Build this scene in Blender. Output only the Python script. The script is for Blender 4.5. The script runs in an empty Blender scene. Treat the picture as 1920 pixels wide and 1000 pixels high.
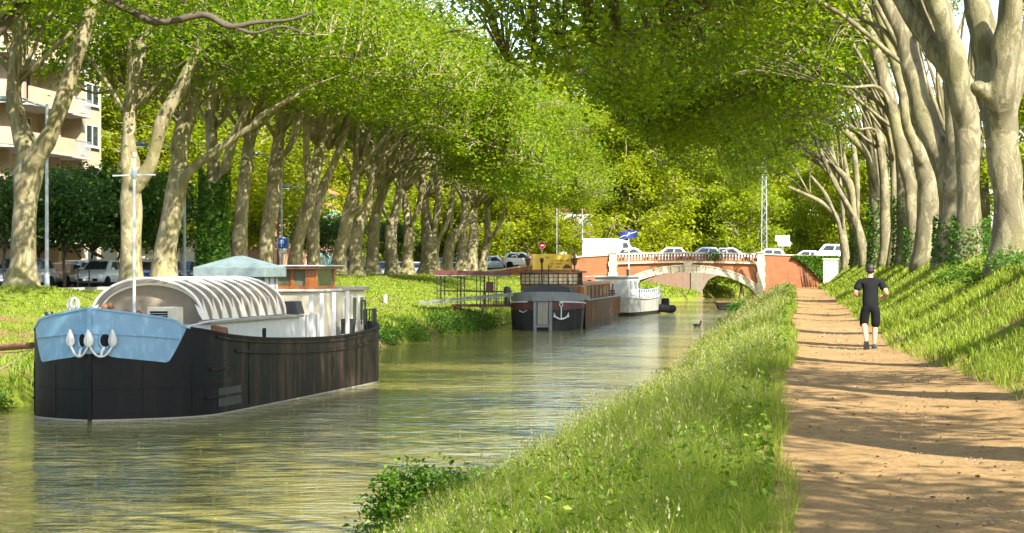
import bpy, math, random
import numpy as np
from mathutils import Vector, Matrix

# ------------------------------------------------------------------ camera, sky, sun, exposure
scene = bpy.context.scene
col = scene.collection
R = math.radians
SUN_AZ, SUN_EL = R(48), R(41)          # degrees the sun stands behind the camera's right hand, elevation
WATER_TO_EYE = 3.5
cd = bpy.data.cameras.new('camera'); cam = bpy.data.objects.new('camera', cd); col.objects.link(cam)
cam.location = (0, 0, WATER_TO_EYE); cam.rotation_euler = (R(90), 0, 0)
cd.sensor_width = 36; cd.lens = 75; cd.shift_x = -530 / 1920; cd.clip_end = 6000; cd.clip_start = .2
scene.camera = cam
world = bpy.data.worlds.new('World'); scene.world = world; world.use_nodes = True
wn = world.node_tree.nodes; wl = world.node_tree.links
sky = wn.new('ShaderNodeTexSky'); sky.sky_type = 'NISHITA'; sky.sun_disc = False
sky.sun_elevation = SUN_EL; sky.sun_rotation = R(90) + SUN_AZ
sky.air_density = 1.0; sky.dust_density = 1.6; sky.ozone_density = 1.0
wl.new(sky.outputs[0], wn['Background'].inputs[0]); wn['Background'].inputs[1].default_value = 0.15
sd = bpy.data.lights.new('sun', 'SUN'); sun = bpy.data.objects.new('sun', sd); col.objects.link(sun)
sd.energy = 5.0; sd.angle = R(.55); sd.color = (1, .95, .84)
to_sun = Vector((math.cos(SUN_EL) * math.cos(SUN_AZ), -math.cos(SUN_EL) * math.sin(SUN_AZ), math.sin(SUN_EL)))
sun.rotation_euler = (-to_sun).to_track_quat('-Z', 'Y').to_euler()
sun.location = (60, -60, 80)
vs = scene.view_settings
vs.view_transform = 'Standard'; vs.look = 'None'; vs.gamma = 1; vs.use_curve_mapping = False
vs.exposure = 1.68
cy = scene.cycles
cy.max_bounces = 8; cy.diffuse_bounces = 4; cy.glossy_bounces = 3; cy.transmission_bounces = 5
cy.transparent_max_bounces = 6; cy.use_denoising = True; cy.sample_clamp_indirect = 6
cy.caustics_reflective = False; cy.caustics_refractive = False

rng = np.random.default_rng(7)
rnd = random.Random(11)

# ------------------------------------------------------------------ helpers
def P(px, py, Y):
    "photograph pixel at distance Y -> world point"
    return Vector(((px - 1490) * Y / 4000, Y, 3.5 + (500 - py) * Y / 4000))

def fastmesh(name, V, F, smooth=False):
    V = np.asarray(V, np.float32); F = np.asarray(F, np.int32)
    me = bpy.data.meshes.new(name)
    me.vertices.add(len(V)); me.vertices.foreach_set('co', V.ravel())
    k = F.shape[1]
    me.loops.add(F.size); me.loops.foreach_set('vertex_index', F.ravel())
    me.polygons.add(len(F)); me.polygons.foreach_set('loop_start', np.arange(0, F.size, k, dtype=np.int32))
    if smooth: me.polygons.foreach_set('use_smooth', np.ones(len(F), bool))
    me.update(calc_edges=True)
    return me

def link(name, me, mat=None, parent=None, loc=None, rz=0):
    o = bpy.data.objects.new(name, me); col.objects.link(o)
    if mat is not None and me is not None and len(me.materials) == 0: me.materials.append(mat)
    if parent is not None: o.parent = parent
    if loc is not None: o.location = loc
    if rz: o.rotation_euler = (0, 0, rz)
    return o

def tag(o, label=None, cat=None, group=None, kind=None):
    if label: o['label'] = label
    if cat: o['category'] = cat
    if group: o['group'] = group
    if kind: o['kind'] = kind
    return o

def empty(name, loc=(0, 0, 0), rz=0, label=None, cat=None, group=None):
    o = bpy.data.objects.new(name, None); col.objects.link(o)
    o.location = loc; o.rotation_euler = (0, 0, rz); o.empty_display_size = .2
    return tag(o, label, cat, group)

def copy_tree(o, parent=None):
    c = o.copy(); col.objects.link(c); c.parent = parent
    for ch in list(o.children): copy_tree(ch, c)
    return c

class MB:
    "collects shapes; build() links them as one mesh object"
    def __init__(s): s.v = []; s.f = []
    def add(s, vs, fs):
        b = len(s.v); s.v += [tuple(v) for v in vs]; s.f += [tuple(i + b for i in f) for f in fs]; return s
    def box(s, x0, x1, y0, y1, z0, z1, bev=0):
        if bev <= 0:
            return s.add([(x0,y0,z0),(x1,y0,z0),(x1,y1,z0),(x0,y1,z0),(x0,y0,z1),(x1,y0,z1),(x1,y1,z1),(x0,y1,z1)],
                  [(3,2,1,0),(4,5,6,7),(0,1,5,4),(1,2,6,5),(2,3,7,6),(3,0,4,7)])
        b = bev; pts = [(x0+b,y0),(x1-b,y0),(x1,y0+b),(x1,y1-b),(x1-b,y1),(x0+b,y1),(x0,y1-b),(x0,y0+b)]
        cx, cy_ = (x0+x1)/2, (y0+y1)/2
        sh = [(p[0]-b*np.sign(p[0]-cx)*.9, p[1]-b*np.sign(p[1]-cy_)*.9) for p in pts]
        V = [(*p, z0+b) for p in pts] + [(*p, z1-b) for p in pts] + [(*p, z1) for p in sh] + [(*p, z0) for p in sh]
        F = [(i,(i+1)%8,8+(i+1)%8,8+i) for i in range(8)] + [(8+i,8+(i+1)%8,16+(i+1)%8,16+i) for i in range(8)]
        F += [(24+i,24+(i+1)%8,(i+1)%8,i) for i in range(8)] + [tuple(range(16,24)), tuple(range(31,23,-1))]
        return s.add(V, F)
    def bar(s, a, b, w, h=None, up=(0,0,1)):
        a, b = Vector(a), Vector(b); h = h or w; d = (b-a).normalized(); u = Vector(up)
        if abs(d.dot(u)) > .95: u = Vector((1,0,0))
        x = d.cross(u).normalized()*w/2; y = x.cross(d).normalized()*h/2
        V = [a-x-y,a+x-y,a+x+y,a-x+y,b-x-y,b+x-y,b+x+y,b-x+y]
        return s.add(V, [(0,3,2,1),(4,5,6,7),(0,1,5,4),(1,2,6,5),(2,3,7,6),(3,0,4,7)])
    def tube(s, pts, rad, n=8, cap=True):
        pts = [Vector(p) for p in pts]; m = len(pts)
        if not hasattr(rad, '__len__'): rad = [rad]*m
        t0 = (pts[1]-pts[0]).normalized(); u = t0.orthogonal().normalized(); rings = []
        for i, p in enumerate(pts):
            t = (pts[min(i+1,m-1)]-pts[max(i-1,0)]).normalized()
            u = (u - t*u.dot(t)).normalized(); w = t.cross(u)
            rings.append([p + (u*math.cos(2*math.pi*k/n) + w*math.sin(2*math.pi*k/n))*rad[i] for k in range(n)])
        V = [q for r in rings for q in r]; F = []
        for i in range(m-1):
            for k in range(n): F.append((i*n+k, i*n+(k+1)%n, (i+1)*n+(k+1)%n, (i+1)*n+k))
        if cap: F += [tuple(range(n-1,-1,-1)), tuple(range((m-1)*n, m*n))]
        return s.add(V, F)
    def lathe(s, prof, c=(0,0,0), n=16, axis='z', cap=True):
        V = []; F = []
        for r, h in prof:
            for k in range(n):
                a = 2*math.pi*k/n; x, y = r*math.cos(a), r*math.sin(a)
                q = (x,y,h) if axis=='z' else ((h,x,y) if axis=='x' else (y,h,x))
                V.append((q[0]+c[0], q[1]+c[1], q[2]+c[2]))
        for i in range(len(prof)-1):
            for k in range(n): F.append((i*n+k, i*n+(k+1)%n, (i+1)*n+(k+1)%n, (i+1)*n+k))
        if cap: F += [tuple(range(n-1,-1,-1)), tuple(range((len(prof)-1)*n, len(prof)*n))]
        return s.add(V, F)
    def prism(s, poly, y0, y1, axis='y'):
        "polygon in (x,z) pushed along y (axis y), or in (y,z) pushed along x (axis x), or (x,y) along z"
        n = len(poly)
        f = {'y': lambda p, t: (p[0], t, p[1]), 'x': lambda p, t: (t, p[0], p[1]), 'z': lambda p, t: (p[0], p[1], t)}[axis]
        V = [f(p, y0) for p in poly] + [f(p, y1) for p in poly]
        F = [(i,(i+1)%n,n+(i+1)%n,n+i) for i in range(n)] + [tuple(range(n-1,-1,-1)), tuple(range(n,2*n))]
        return s.add(V, F)
    def ball(s, c, r, n=10, m=7):
        if not hasattr(r, '__len__'): r = (r,r,r)
        V = []; F = []
        for i in range(m+1):
            ph = math.pi*i/m
            for k in range(n):
                a = 2*math.pi*k/n
                V.append((c[0]+r[0]*math.sin(ph)*math.cos(a), c[1]+r[1]*math.sin(ph)*math.sin(a), c[2]-r[2]*math.cos(ph)))
        for i in range(m):
            for k in range(n): F.append((i*n+k, i*n+(k+1)%n, (i+1)*n+(k+1)%n, (i+1)*n+k))
        return s.add(V, F)
    def build(s, name, mat, parent=None, smooth=False, loc=None, rz=0, fix=True):
        me = bpy.data.meshes.new(name); me.from_pydata(s.v, [], s.f); me.validate()
        if fix:
            import bmesh
            bm = bmesh.new(); bm.from_mesh(me); bmesh.ops.recalc_face_normals(bm, faces=bm.faces[:]); bm.to_mesh(me); bm.free()
        if smooth:
            me.polygons.foreach_set('use_smooth', np.ones(len(me.polygons), bool))
            try: me.set_sharp_from_angle(angle=R(40))
            except Exception: pass
        me.update()
        return link(name, me, mat, parent, loc, rz)

# ------------------------------------------------------------------ materials
class NT:
    def __init__(s, name):
        m = bpy.data.materials.new(name); m.use_nodes = True; s.m = m; s.t = m.node_tree; s.n = s.t.nodes; s.l = s.t.links
        s.b = s.n['Principled BSDF']; s.out = s.n['Material Output']
    def node(s, typ, **kw):
        n = s.n.new(typ)
        for k, v in kw.items():
            if k.startswith('i_'):
                key = k[2:]; key = int(key) if key.isdigit() else key
                inp = n.inputs[key]
                if hasattr(v, 'is_linked') or isinstance(v, bpy.types.NodeSocket): s.l.new(v, inp)
                else: inp.default_value = v
            else: setattr(n, k, v)
        return n
    def coord(s, scale=(1,1,1), kind='Object'):
        tc = s.node('ShaderNodeTexCoord'); mp = s.node('ShaderNodeMapping'); s.l.new(tc.outputs[kind], mp.inputs[0]); mp.inputs['Scale'].default_value = scale
        return mp.outputs[0]
    def noise(s, vec, scale=5, detail=4, rough=.55, dist=0):
        n = s.node('ShaderNodeTexNoise', i_Scale=scale, i_Detail=detail, i_Roughness=rough, i_Distortion=dist); s.l.new(vec, n.inputs['Vector']); return n.outputs[0]
    def ramp(s, fac, stops):
        r = s.node('ShaderNodeValToRGB'); s.l.new(fac, r.inputs[0]); e = r.color_ramp.elements
        while len(e) > 1: e.remove(e[-1])
        e[0].position = stops[0][0]; e[0].color = (*stops[0][1], 1)
        for p, c in stops[1:]:
            q = e.new(p); q.color = (*c, 1)
        return r.outputs[0]
    def mix(s, fac, a, b, mode='MIX'):
        m = s.node('ShaderNodeMix', data_type='RGBA', blend_type=mode)
        for k, v in ((0, fac), (6, a), (7, b)):
            if isinstance(v, bpy.types.NodeSocket): s.l.new(v, m.inputs[k])
            elif k == 0: m.inputs[k].default_value = v
            else: m.inputs[k].default_value = (*v, 1) if len(v) == 3 else v
        return m.outputs[2]
    def bump(s, h, strength=.3, dist=.05):
        b = s.node('ShaderNodeBump', i_Strength=strength, i_Distance=dist); s.l.new(h, b.inputs['Height']); s.l.new(b.outputs[0], s.b.inputs['Normal']); return b
    def color(s, c): s.l.new(c, s.b.inputs['Base Color']); return s
    def set(s, **kw):
        for k, v in kw.items(): s.b.inputs[k.replace('_', ' ')].default_value = v
        return s

def paint(name, c, rough=.5, var=.18, scale=3, metal=0, dirt=None, bump=.0, stretch=(1,1,1)):
    t = NT(name); v = t.coord(stretch)
    n = t.noise(v, scale, 6, .65)
    lo = tuple(max(0, x*(1-var)) for x in c); hi = tuple(min(1, x*(1+var)) for x in c)
    out = t.ramp(n, [(.3, lo), (.7, hi)])
    if dirt:
        d = t.noise(v, scale*2.3, 8, .7); k = t.ramp(d, [(.52, (0,0,0)), (.72, (1,1,1))])
        out = t.mix(k, out, dirt)
    t.color(out); t.set(Roughness=rough, Metallic=metal)
    if bump: t.bump(t.noise(v, scale*6, 5), bump, .02)
    return t.m

def leafmat(name, dark, mid, light, trans=.45, rough=.5, tint=1.25):
    t = NT(name)
    g = t.node('ShaderNodeNewGeometry')
    c = t.ramp(g.outputs['Random Per Island'], [(0, dark), (.45, mid), (1, light)])
    big = t.noise(t.coord(kind='Object'), .35, 2)
    c = t.mix(t.ramp(big, [(.35, (0,0,0)), (.65, (.55,.55,.55))]), c, mid)
    oi = t.node('ShaderNodeObjectInfo'); vr = t.ramp(oi.outputs['Random'], [(0,(.80,.90,.8)),(.35,(1.12,1.04,1)),(.7,(.92,1.0,1.1)),(1,(1.2,1.12,.9))])
    c = t.mix(.8, c, vr, 'MULTIPLY')
    t.color(c); t.set(Roughness=rough)
    t.b.inputs['Specular IOR Level'].default_value = .3
    tr = t.node('ShaderNodeBsdfTranslucent')
    tc = t.mix(1.0, c, (1.5*tint, 1.35*tint, .55), 'MULTIPLY'); t.l.new(tc, tr.inputs[0])
    mx = t.node('ShaderNodeMixShader', i_0=trans); t.l.new(t.b.outputs[0], mx.inputs[1]); t.l.new(tr.outputs[0], mx.inputs[2])
    t.l.new(mx.outputs[0], t.out.inputs[0])
    return t.m

M = {}
M['leaf'] = leafmat('plane_leaf', (.062,.118,.005), (.125,.198,.008), (.21,.272,.013), .6)
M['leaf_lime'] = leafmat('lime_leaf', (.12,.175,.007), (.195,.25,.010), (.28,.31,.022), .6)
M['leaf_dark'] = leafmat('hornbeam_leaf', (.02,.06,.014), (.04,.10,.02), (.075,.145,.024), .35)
M['leaf_ivy'] = leafmat('ivy_leaf', (.02,.075,.008), (.05,.135,.012), (.11,.20,.02), .35, .6)
M['leaf_weed'] = leafmat('weed_leaf', (.06,.13,.010), (.11,.20,.015), (.18,.26,.02), .4, .55)
M['leaf_shrub'] = leafmat('shrub_leaf', (.025,.085,.008), (.07,.16,.012), (.17,.25,.02), .4, .55)
M['blade'] = leafmat('grass_blade', (.115,.175,.009), (.19,.25,.016), (.33,.34,.06), .45, .6, 1.1)
M['blade_short'] = leafmat('lawn_blade', (.11,.175,.010), (.18,.245,.016), (.28,.31,.04), .42, .5, 1.1)
M['seed'] = leafmat('grass_seed', (.2,.2,.07), (.3,.28,.12), (.42,.38,.2), .4)
M['litter'] = leafmat('dead_leaf', (.10,.05,.02), (.2,.11,.045), (.33,.2,.09), .15)

def bark(name, light, mid, dark, moss=0.35):
    t = NT(name); v = t.coord((1,1,.45))
    a = t.noise(v, 1.7, 7, .68, 1.0); b = t.noise(v, 8, 6, .7, .6)
    c = t.ramp(a, [(.34, dark), (.39, mid), (.49, mid), (.53, light), (.62, light), (.66, tuple(.6*x+.4*y for x, y in zip(mid, light)))])
    c = t.mix(t.ramp(b, [(.45,(0,0,0)),(.65,(.6,.6,.6))]), c, mid)
    sp = t.noise(v, 38, 4, .7); c = t.mix(t.ramp(sp, [(.58,(0,0,0)),(.75,(.5,.5,.5))]), c, dark)
    g = t.noise(v, .8, 3); c = t.mix(t.ramp(g, [(.45,(0,0,0)),(.7,(moss,moss,moss))]), c, (.13,.135,.02))
    t.color(c); t.set(Roughness=.85); t.b.inputs['Specular IOR Level'].default_value = .2
    hh = t.mix(.5, b, sp); hh = t.mix(.35, hh, a); t.bump(hh, .85, .09)
    return t.m
M['bark'] = bark('plane_bark', (.31,.27,.165), (.185,.155,.085), (.07,.058,.032), .5)
M['bark_grey'] = bark('plane_bark_grey', (.24,.21,.132), (.13,.112,.066), (.05,.041,.023), .4)
M['bark_dark'] = paint('dark_bark', (.07,.055,.035), .9, .4, 8)  # naturally dark bark; also carries the painted shade of the low bough

def ground_mat():
    t = NT('bank_soil_and_turf'); v = t.coord()
    a = t.noise(v, .35, 6, .65); b = t.noise(v, 3.5, 6, .7)
    gr = t.ramp(b, [(.3,(.08,.12,.010)),(.7,(.17,.20,.02))])
    so = t.ramp(b, [(.3,(.10,.06,.028)),(.7,(.22,.14,.065))])
    c = t.mix(t.ramp(a, [(.50,(0,0,0)),(.62,(1,1,1))]), gr, so)
    t.color(c); t.set(Roughness=.95); t.b.inputs['Specular IOR Level'].default_value = .1
    t.bump(b, .6, .08); return t.m
M['ground'] = ground_mat()

def path_mat():
    t = NT('trodden_earth'); v = t.coord()
    a = t.noise(v, .9, 6, .7, .8); b = t.noise(t.coord((1.6,1,1)), 4, 8, .75); c3 = t.noise(v, 22, 8, .8)
    c = t.ramp(a, [(.3,(.25,.15,.058)),(.55,(.35,.228,.10)),(.75,(.29,.18,.073))])
    c = t.mix(t.ramp(b, [(.40,(.0,.0,.0)),(.66,(.8,.8,.8))]), c, (.21,.13,.062))
    c = t.mix(t.ramp(c3, [(.52,(0,0,0)),(.62,(.85,.85,.85))]), c, (.11,.06,.026))
    c = t.mix(t.ramp(c3, [(.30,(.7,.7,.7)),(.40,(0,0,0))]), c, (.42,.29,.15))
    t.color(c); t.set(Roughness=.95); t.b.inputs['Specular IOR Level'].default_value = .1
    h = t.mix(.5, b, c3); t.bump(h, .8, .05); return t.m
M['path'] = path_mat()

def water_mat():
    t = NT('canal_water'); v = t.coord((.55, .9, 1)); v2 = t.coord((1.0, 1.6, 1))
    a = t.noise(v, .8, 3, .5, .6); b0 = t.noise(v2, 1.5, 3, .5, .5); b1_ = t.noise(v2, 4.5, 3, .5, .3); b = t.mix(.25, b0, b1_); big = t.noise(t.coord((.06,.03,1)), 1.5, 3, .6)
    c = t.ramp(big, [(.3,(.18,.160,.038)),(.7,(.225,.195,.052))]); t.color(c)
    t.set(Roughness=.04, IOR=1.33); t.b.inputs['Specular IOR Level'].default_value = .5
    amp = t.ramp(big, [(.36,(.55,.55,.55)),(.66,(1,1,1))])
    h = t.mix(.42, a, b); hm = t.mix(1.0, h, amp, 'MULTIPLY')
    t.bump(hm, 1.0, .20); return t.m
M['water'] = water_mat()

def brickmat(name, c1, c2, mortar, scale=1, stain=(.5,.33,.2)):
    t = NT(name); v = t.coord()
    # brick pattern laid in (x+y, z)
    sp = t.node('ShaderNodeSeparateXYZ'); t.l.new(v, sp.inputs[0])
    ad = t.node('ShaderNodeMath', operation='ADD'); t.l.new(sp.outputs[0], ad.inputs[0]); t.l.new(sp.outputs[1], ad.inputs[1])
    cb = t.node('ShaderNodeCombineXYZ'); t.l.new(ad.outputs[0], cb.inputs[0]); t.l.new(sp.outputs[2], cb.inputs[1])
    br = t.node('ShaderNodeTexBrick', i_Scale=1.0); t.l.new(cb.outputs[0], br.inputs[0])
    br.inputs['Color1'].default_value = (*c1,1); br.inputs['Color2'].default_value = (*c2,1); br.inputs['Mortar'].default_value = (*mortar,1)
    br.inputs['Brick Width'].default_value = .42*scale; br.inputs['Row Height'].default_value = .1*scale; br.inputs['Mortar Size'].default_value = .012
    n = t.noise(v, .7, 6, .7, .5); c = t.mix(t.ramp(n, [(.42,(0,0,0)),(.68,(.75,.75,.75))]), br.outputs[0], stain)
    n2 = t.noise(t.coord((1,1,.3)), 2.5, 6, .7); c = t.mix(t.ramp(n2, [(.55,(0,0,0)),(.75,(.6,.6,.6))]), c, tuple(x*.45 for x in c1))
    t.color(c); t.set(Roughness=.9); t.bump(n2, .3, .03); return t.m
M['brick'] = brickmat('bridge_brick', (.25,.062,.020), (.29,.085,.030), (.28,.14,.07), 1, (.30,.135,.055))
M['brick_house'] = brickmat('house_brick', (.40,.13,.06), (.48,.19,.09), (.42,.3,.2))
M['brick_dull'] = brickmat('old_brick', (.17,.08,.05), (.21,.11,.07), (.2,.15,.11), 1, (.16,.13,.09))  # the old bridge's shade is put into this darker brick colour
M['stone'] = paint('pale_stone', (.50,.43,.31), .85, .2, 3, 0, (.27,.21,.13), .3)
M['terracotta'] = paint('terracotta', (.33,.13,.045), .8, .25, 5, 0, (.33,.17,.08), .2)
M['asphalt'] = paint('asphalt', (.06,.06,.058), .9, .25, 3, 0, None, .3)
M['concrete'] = paint('concrete', (.36,.34,.30), .9, .2, 2, 0, (.22,.2,.16), .2)
M['white'] = paint('white_paint', (.56,.555,.52), .5, .08, 4, 0, (.55,.5,.42))
M['white_clean'] = paint('white_clean', (.62,.615,.59), .4, .05, 4)
M['cream'] = paint('cream_paint', (.55,.49,.36), .5, .08, 3, 0, (.5,.42,.28))
M['cloth'] = paint('beige_sheet', (.24,.19,.13), .8, .12, 4)
M['rib'] = paint('cream_rib', (.82,.75,.62), .6, .1, 5)
M['teal'] = paint('blue_grey_roof', (.125,.165,.16), .6, .2, 3, 0, (.18,.215,.205))
M['lightgrey'] = paint('light_grey_panel', (.50,.53,.51), .5, .1, 2, 0, (.4,.42,.4))
M['orange_wood'] = paint('varnished_wood', (.33,.105,.022), .35, .3, 6, 0, None, .1, (4,4,.6))
M['brown_wood'] = paint('brown_wood', (.17,.072,.028), .5, .35, 6, 0, (.1,.05,.02), .15)
M['grey_wood'] = paint('weathered_wood', (.30,.275,.22), .8, .25, 6, 0, (.16,.14,.1), .2, (6,6,.5))
M['black'] = paint('black_metal', (.014,.014,.014), .5, .4, 5)
M['black_rubber'] = paint('black_rubber', (.012,.012,.013), .85, .3, 8)
M['dark_grey'] = paint('dark_grey', (.04,.04,.041), .55, .3, 4)
M['grey'] = paint('mid_grey_paint', (.18,.19,.19), .5, .15, 3, 0, (.2,.2,.19))
M['ship_grey'] = paint('ship_grey', (.34,.345,.33), .5, .12, 2, 0, (.38,.36,.31))
M['steel'] = paint('galvanised_steel', (.36,.39,.40), .45, .12, 3, .4)
M['old_stone'] = paint('old_stone', (.17,.145,.10), .9, .2, 3, 0, (.1,.08,.055), .2)  # stone of the old bridge, its shade painted in as a darker tone
M['maroon'] = paint('maroon_paint', (.10,.026,.024), .5, .25, 3, 0, (.12,.04,.03))
M['rust'] = paint('rusty_steel', (.20,.075,.03), .8, .4, 6, 0, (.08,.04,.025), .2)
M['gold'] = paint('yellow_cloth', (.68,.44,.05), .7, .08, 3)
M['ochre'] = paint('ochre_ink', (.36,.17,.02), .8, .1, 3)
M['red'] = paint('red_enamel', (.5,.02,.02), .4, .1, 4)
M['navy'] = paint('navy_cloth', (.012,.03,.19), .7, .2, 4)
M['skyblue'] = paint('blue_sign', (.02,.10,.45), .4, .1, 4)
M['turquoise'] = paint('turquoise_shutter', (.06,.38,.42), .6, .12, 5)
M['yellow'] = paint('yellow_mark', (.75,.55,.04), .5, .05, 3)
M['render_cream'] = paint('cream_render', (.40,.31,.20), .9, .1, .6, 0, (.32,.24,.15), .1)
M['render_pink'] = paint('pink_render', (.42,.26,.18), .9, .1, .8, 0, (.34,.22,.15), .1)
M['render_white'] = paint('white_render', (.68,.64,.56), .9, .08, .7, 0, (.55,.5,.42), .1)
M['render_yellow'] = paint('yellow_render', (.60,.46,.22), .9, .1, .7, 0, (.5,.38,.2), .1)
M['roof_tile'] = paint('roof_tile', (.36,.15,.08), .9, .3, 4, 0, (.25,.12,.07), .3, (1,6,1))
M['skin'] = paint('skin', (.52,.27,.17), .5, .08, 9)
M['shirt'] = paint('black_shirt', (.010,.0105,.012), .85, .3, 9)
M['shorts'] = paint('black_shorts', (.008,.008,.010), .8, .3, 9)
for k_ in ('shirt', 'shorts', 'black_rubber'): M[k_].node_tree.nodes['Principled BSDF'].inputs['Specular IOR Level'].default_value = .12
M['hair'] = paint('dark_hair', (.014,.009,.006), .6, .5, 40)
M['rope'] = paint('rope', (.36,.29,.18), .9, .3, 20)

def glassmat(name, c, rough=.06):
    t = NT(name); v = t.coord(); n = t.noise(v, 1.3, 2); t.color(t.ramp(n, [(.3, tuple(x*.6 for x in c)), (.7, c)]))
    t.set(Roughness=rough, IOR=1.5); t.b.inputs['Specular IOR Level'].default_value = .8; return t.m
M['glass'] = glassmat('window_glass', (.035,.045,.05))
M['glass_warm'] = glassmat('amber_glass', (.9,.70,.40), .3)  # brightness seen through the panes is put into the glass colour
M['glass_green'] = glassmat('greenish_glass', (.14,.15,.09), .1)

def carpaint(name, c, metal=.3, rough=.3):
    t = NT(name); t.set(Metallic=metal, Roughness=rough)
    n = t.noise(t.coord(), 2, 5, .6); t.color(t.ramp(n, [(.3, tuple(x*.88 for x in c)), (.7, c)])); t.b.inputs['Coat Weight'].default_value = .5; return t.m
M['car_silver'] = carpaint('silver_car_paint', (.60,.67,.72), .1)
M['car_grey'] = carpaint('grey_car_paint', (.36,.38,.40), .4)
M['car_beige'] = carpaint('beige_car_paint', (.40,.33,.23), .1)
M['car_blue'] = carpaint('blue_car_paint', (.02,.07,.28), .2)
M['car_white'] = carpaint('white_car_paint', (.78,.78,.77), 0)
M['car_dark'] = carpaint('dark_car_paint', (.02,.022,.025), .1)
M['car_red'] = carpaint('red_car_paint', (.35,.03,.02), .1)
M['lamp_glass'] = paint('lamp_glass', (.75,.76,.75), .15, .05, 3)

def hull_mat(name, base, streak, wet=.5):
    t = NT(name)
    v = t.coord((1.3, 1.3, .14)); a = t.noise(v, 1.6, 8, .68, .5); w = t.coord(); b = t.noise(w, 1.1, 6, .7); f = t.noise(w, 9, 6, .7)
    c = t.ramp(f, [(.3, tuple(x*.6 for x in base)), (.7, tuple(x*1.5 for x in base))])
    k = t.ramp(a, [(.46,(0,0,0)),(.70,(.85,.85,.85))]); c = t.mix(k, c, streak)
    c = t.mix(t.ramp(b, [(.60,(0,0,0)),(.74,(.55,.55,.55))]), c, tuple(x*.6+.05 for x in streak))
    t.color(c); t.set(Roughness=wet); t.b.inputs['Specular IOR Level'].default_value = .25; t.bump(b, .25, .06); return t.m
M['hull_black'] = hull_mat('black_hull', (.005,.0048,.0045), (.014,.011,.008), .6)
M['hull_rust'] = hull_mat('rusty_hull', (.007,.006,.005), (.085,.047,.025), .6)
M['hull_blue'] = paint('blue_bow_paint', (.15,.28,.40), .45, .1, 3, 0, (.24,.40,.49), .1, (1,1,.4))
M['hull_dark'] = hull_mat('dark_hull', (.022,.022,.022), (.05,.048,.045), .45)
M['hull_plank'] = hull_mat('planked_hull', (.04,.032,.025), (.26,.15,.08), .65)
M['boom_grey'] = paint('boom_grey', (.13,.135,.13), .5, .2, 3)
M['hull_grey'] = hull_mat('grey_hull', (.30,.30,.285), (.24,.22,.18), .5)

# ------------------------------------------------------------------ the lie of the land (z = 0 is the water)
def ss(a, b, x):
    t = np.clip((np.asarray(x, float) - a) / (b - a), 0, 1); return t*t*(3-2*t)
def bend(y): return np.minimum(.0016*np.clip(np.asarray(y, float)-212, 0, 1e9)**2, 70)
def XL(y): return -19.5 + .03*np.clip(np.asarray(y, float)-50, -30, 150) + 4.5*ss(206, 226, y) + bend(y)
def XR(y): return -3.6 - 1.25*(1-ss(27, 37, y)) + .25*np.sin(np.asarray(y, float)*.21) + bend(y)
def PL(y): return -.12 + .10*np.sin(np.asarray(y, float)*.17) + .05*np.sin(np.asarray(y, float)*.9)
def PR(y): return 2.15 + .75*(1-ss(24, 46, y)) + .10*np.sin(np.asarray(y, float)*.23+1) + .06*np.sin(np.asarray(y, float)*1.1)
def PZ(y): return 1.73 - .30*ss(150, 196, y)
def lump(x, y): return .05*np.sin(x*1.7+y*.6) + .05*np.sin(x*.6-y*1.1+2) + .03*np.sin(x*3.1+y*2.3)
def deck_z(x):
    x = np.asarray(x, float)
    return np.where(x < -17, 3.85 - 1.45*ss(-18, -42, x), 3.85 - .05*ss(-2, 6, x))
def Z(x, y):
    x = np.asarray(x, float); y = np.asarray(y, float)
    xl, xr, pl, pr, pz = XL(y), XR(y), PL(y), PR(y), PZ(y)
    # right bank from the water up to the path
    t = np.clip((x-xr)/(pl-xr), 0, 1); rb = np.where(x < xr, np.maximum(-1.2, (x-xr)*1.4), -.02 + (pz+.02)*(t**.75)*.5 + (pz+.02)*.5*ss(0, 1, t))
    u = np.clip((x-pr)/(5.3-pr), 0, 1); sl = pz + (3.62-pz)*(.75*u + .25*ss(0, 1, u)) + .25*ss(5.3, 12, x)
    right = np.where(x < pl, rb, np.where(x < pr, pz, sl))
    d = xl - x; plat = 2.36 + .28*ss(116, 138, y)
    lb = np.where(d < 0, np.maximum(-1.2, d*1.4), np.where(d < 1.1, .85*(np.clip(d, 0, 1.1)/1.1)**.6,
         .85 + (plat-.85)*(ss(0, 1, np.clip((d-1.1)/10, 0, 1))*.5 + .5*np.clip((d-1.1)/10, 0, 1))))
    lb = lb + .42*np.exp(-((x+30)**2+(y-82.7)**2)/5.) + .2*np.exp(-((x+30.3)/2)**2)*ss(112, 126, y)
    lb = np.where(x < -32.6, 2.38, np.where(x < -31.6, 2.38 + (np.minimum(lb, 2.7)-2.38)*(x+32.6), lb))
    mid = .5*(xl+xr)
    z = np.where(x < mid, lb, right)
    lm = lump(x, y) * np.where((x > pl-.1) & (x < pr+.1), 0, np.where((x < -32), 0, np.clip(np.minimum(abs(x-xl), abs(x-xr))/1.0, 0, 1)))
    z = z + lm
    emb = (y > 200.4) & (y < 209.6) & ((x < -16.5) | (x > -3.5))
    return np.where(emb, np.maximum(z, deck_z(x)), z)

def grid(name, xs, ys, mat, zf=None, smooth=True):
    X, Y = np.meshgrid(xs, ys); Zz = zf(X, Y)
    V = np.stack([X, Y, Zz], -1).reshape(-1, 3); nx, ny = len(xs), len(ys)
    i = np.arange(nx-1)[None, :] + nx*np.arange(ny-1)[:, None]
    F = np.stack([i, i+1, i+1+nx, i+nx], -1).reshape(-1, 4)
    return link(name, fastmesh(name, V, F, smooth), mat)

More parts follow.
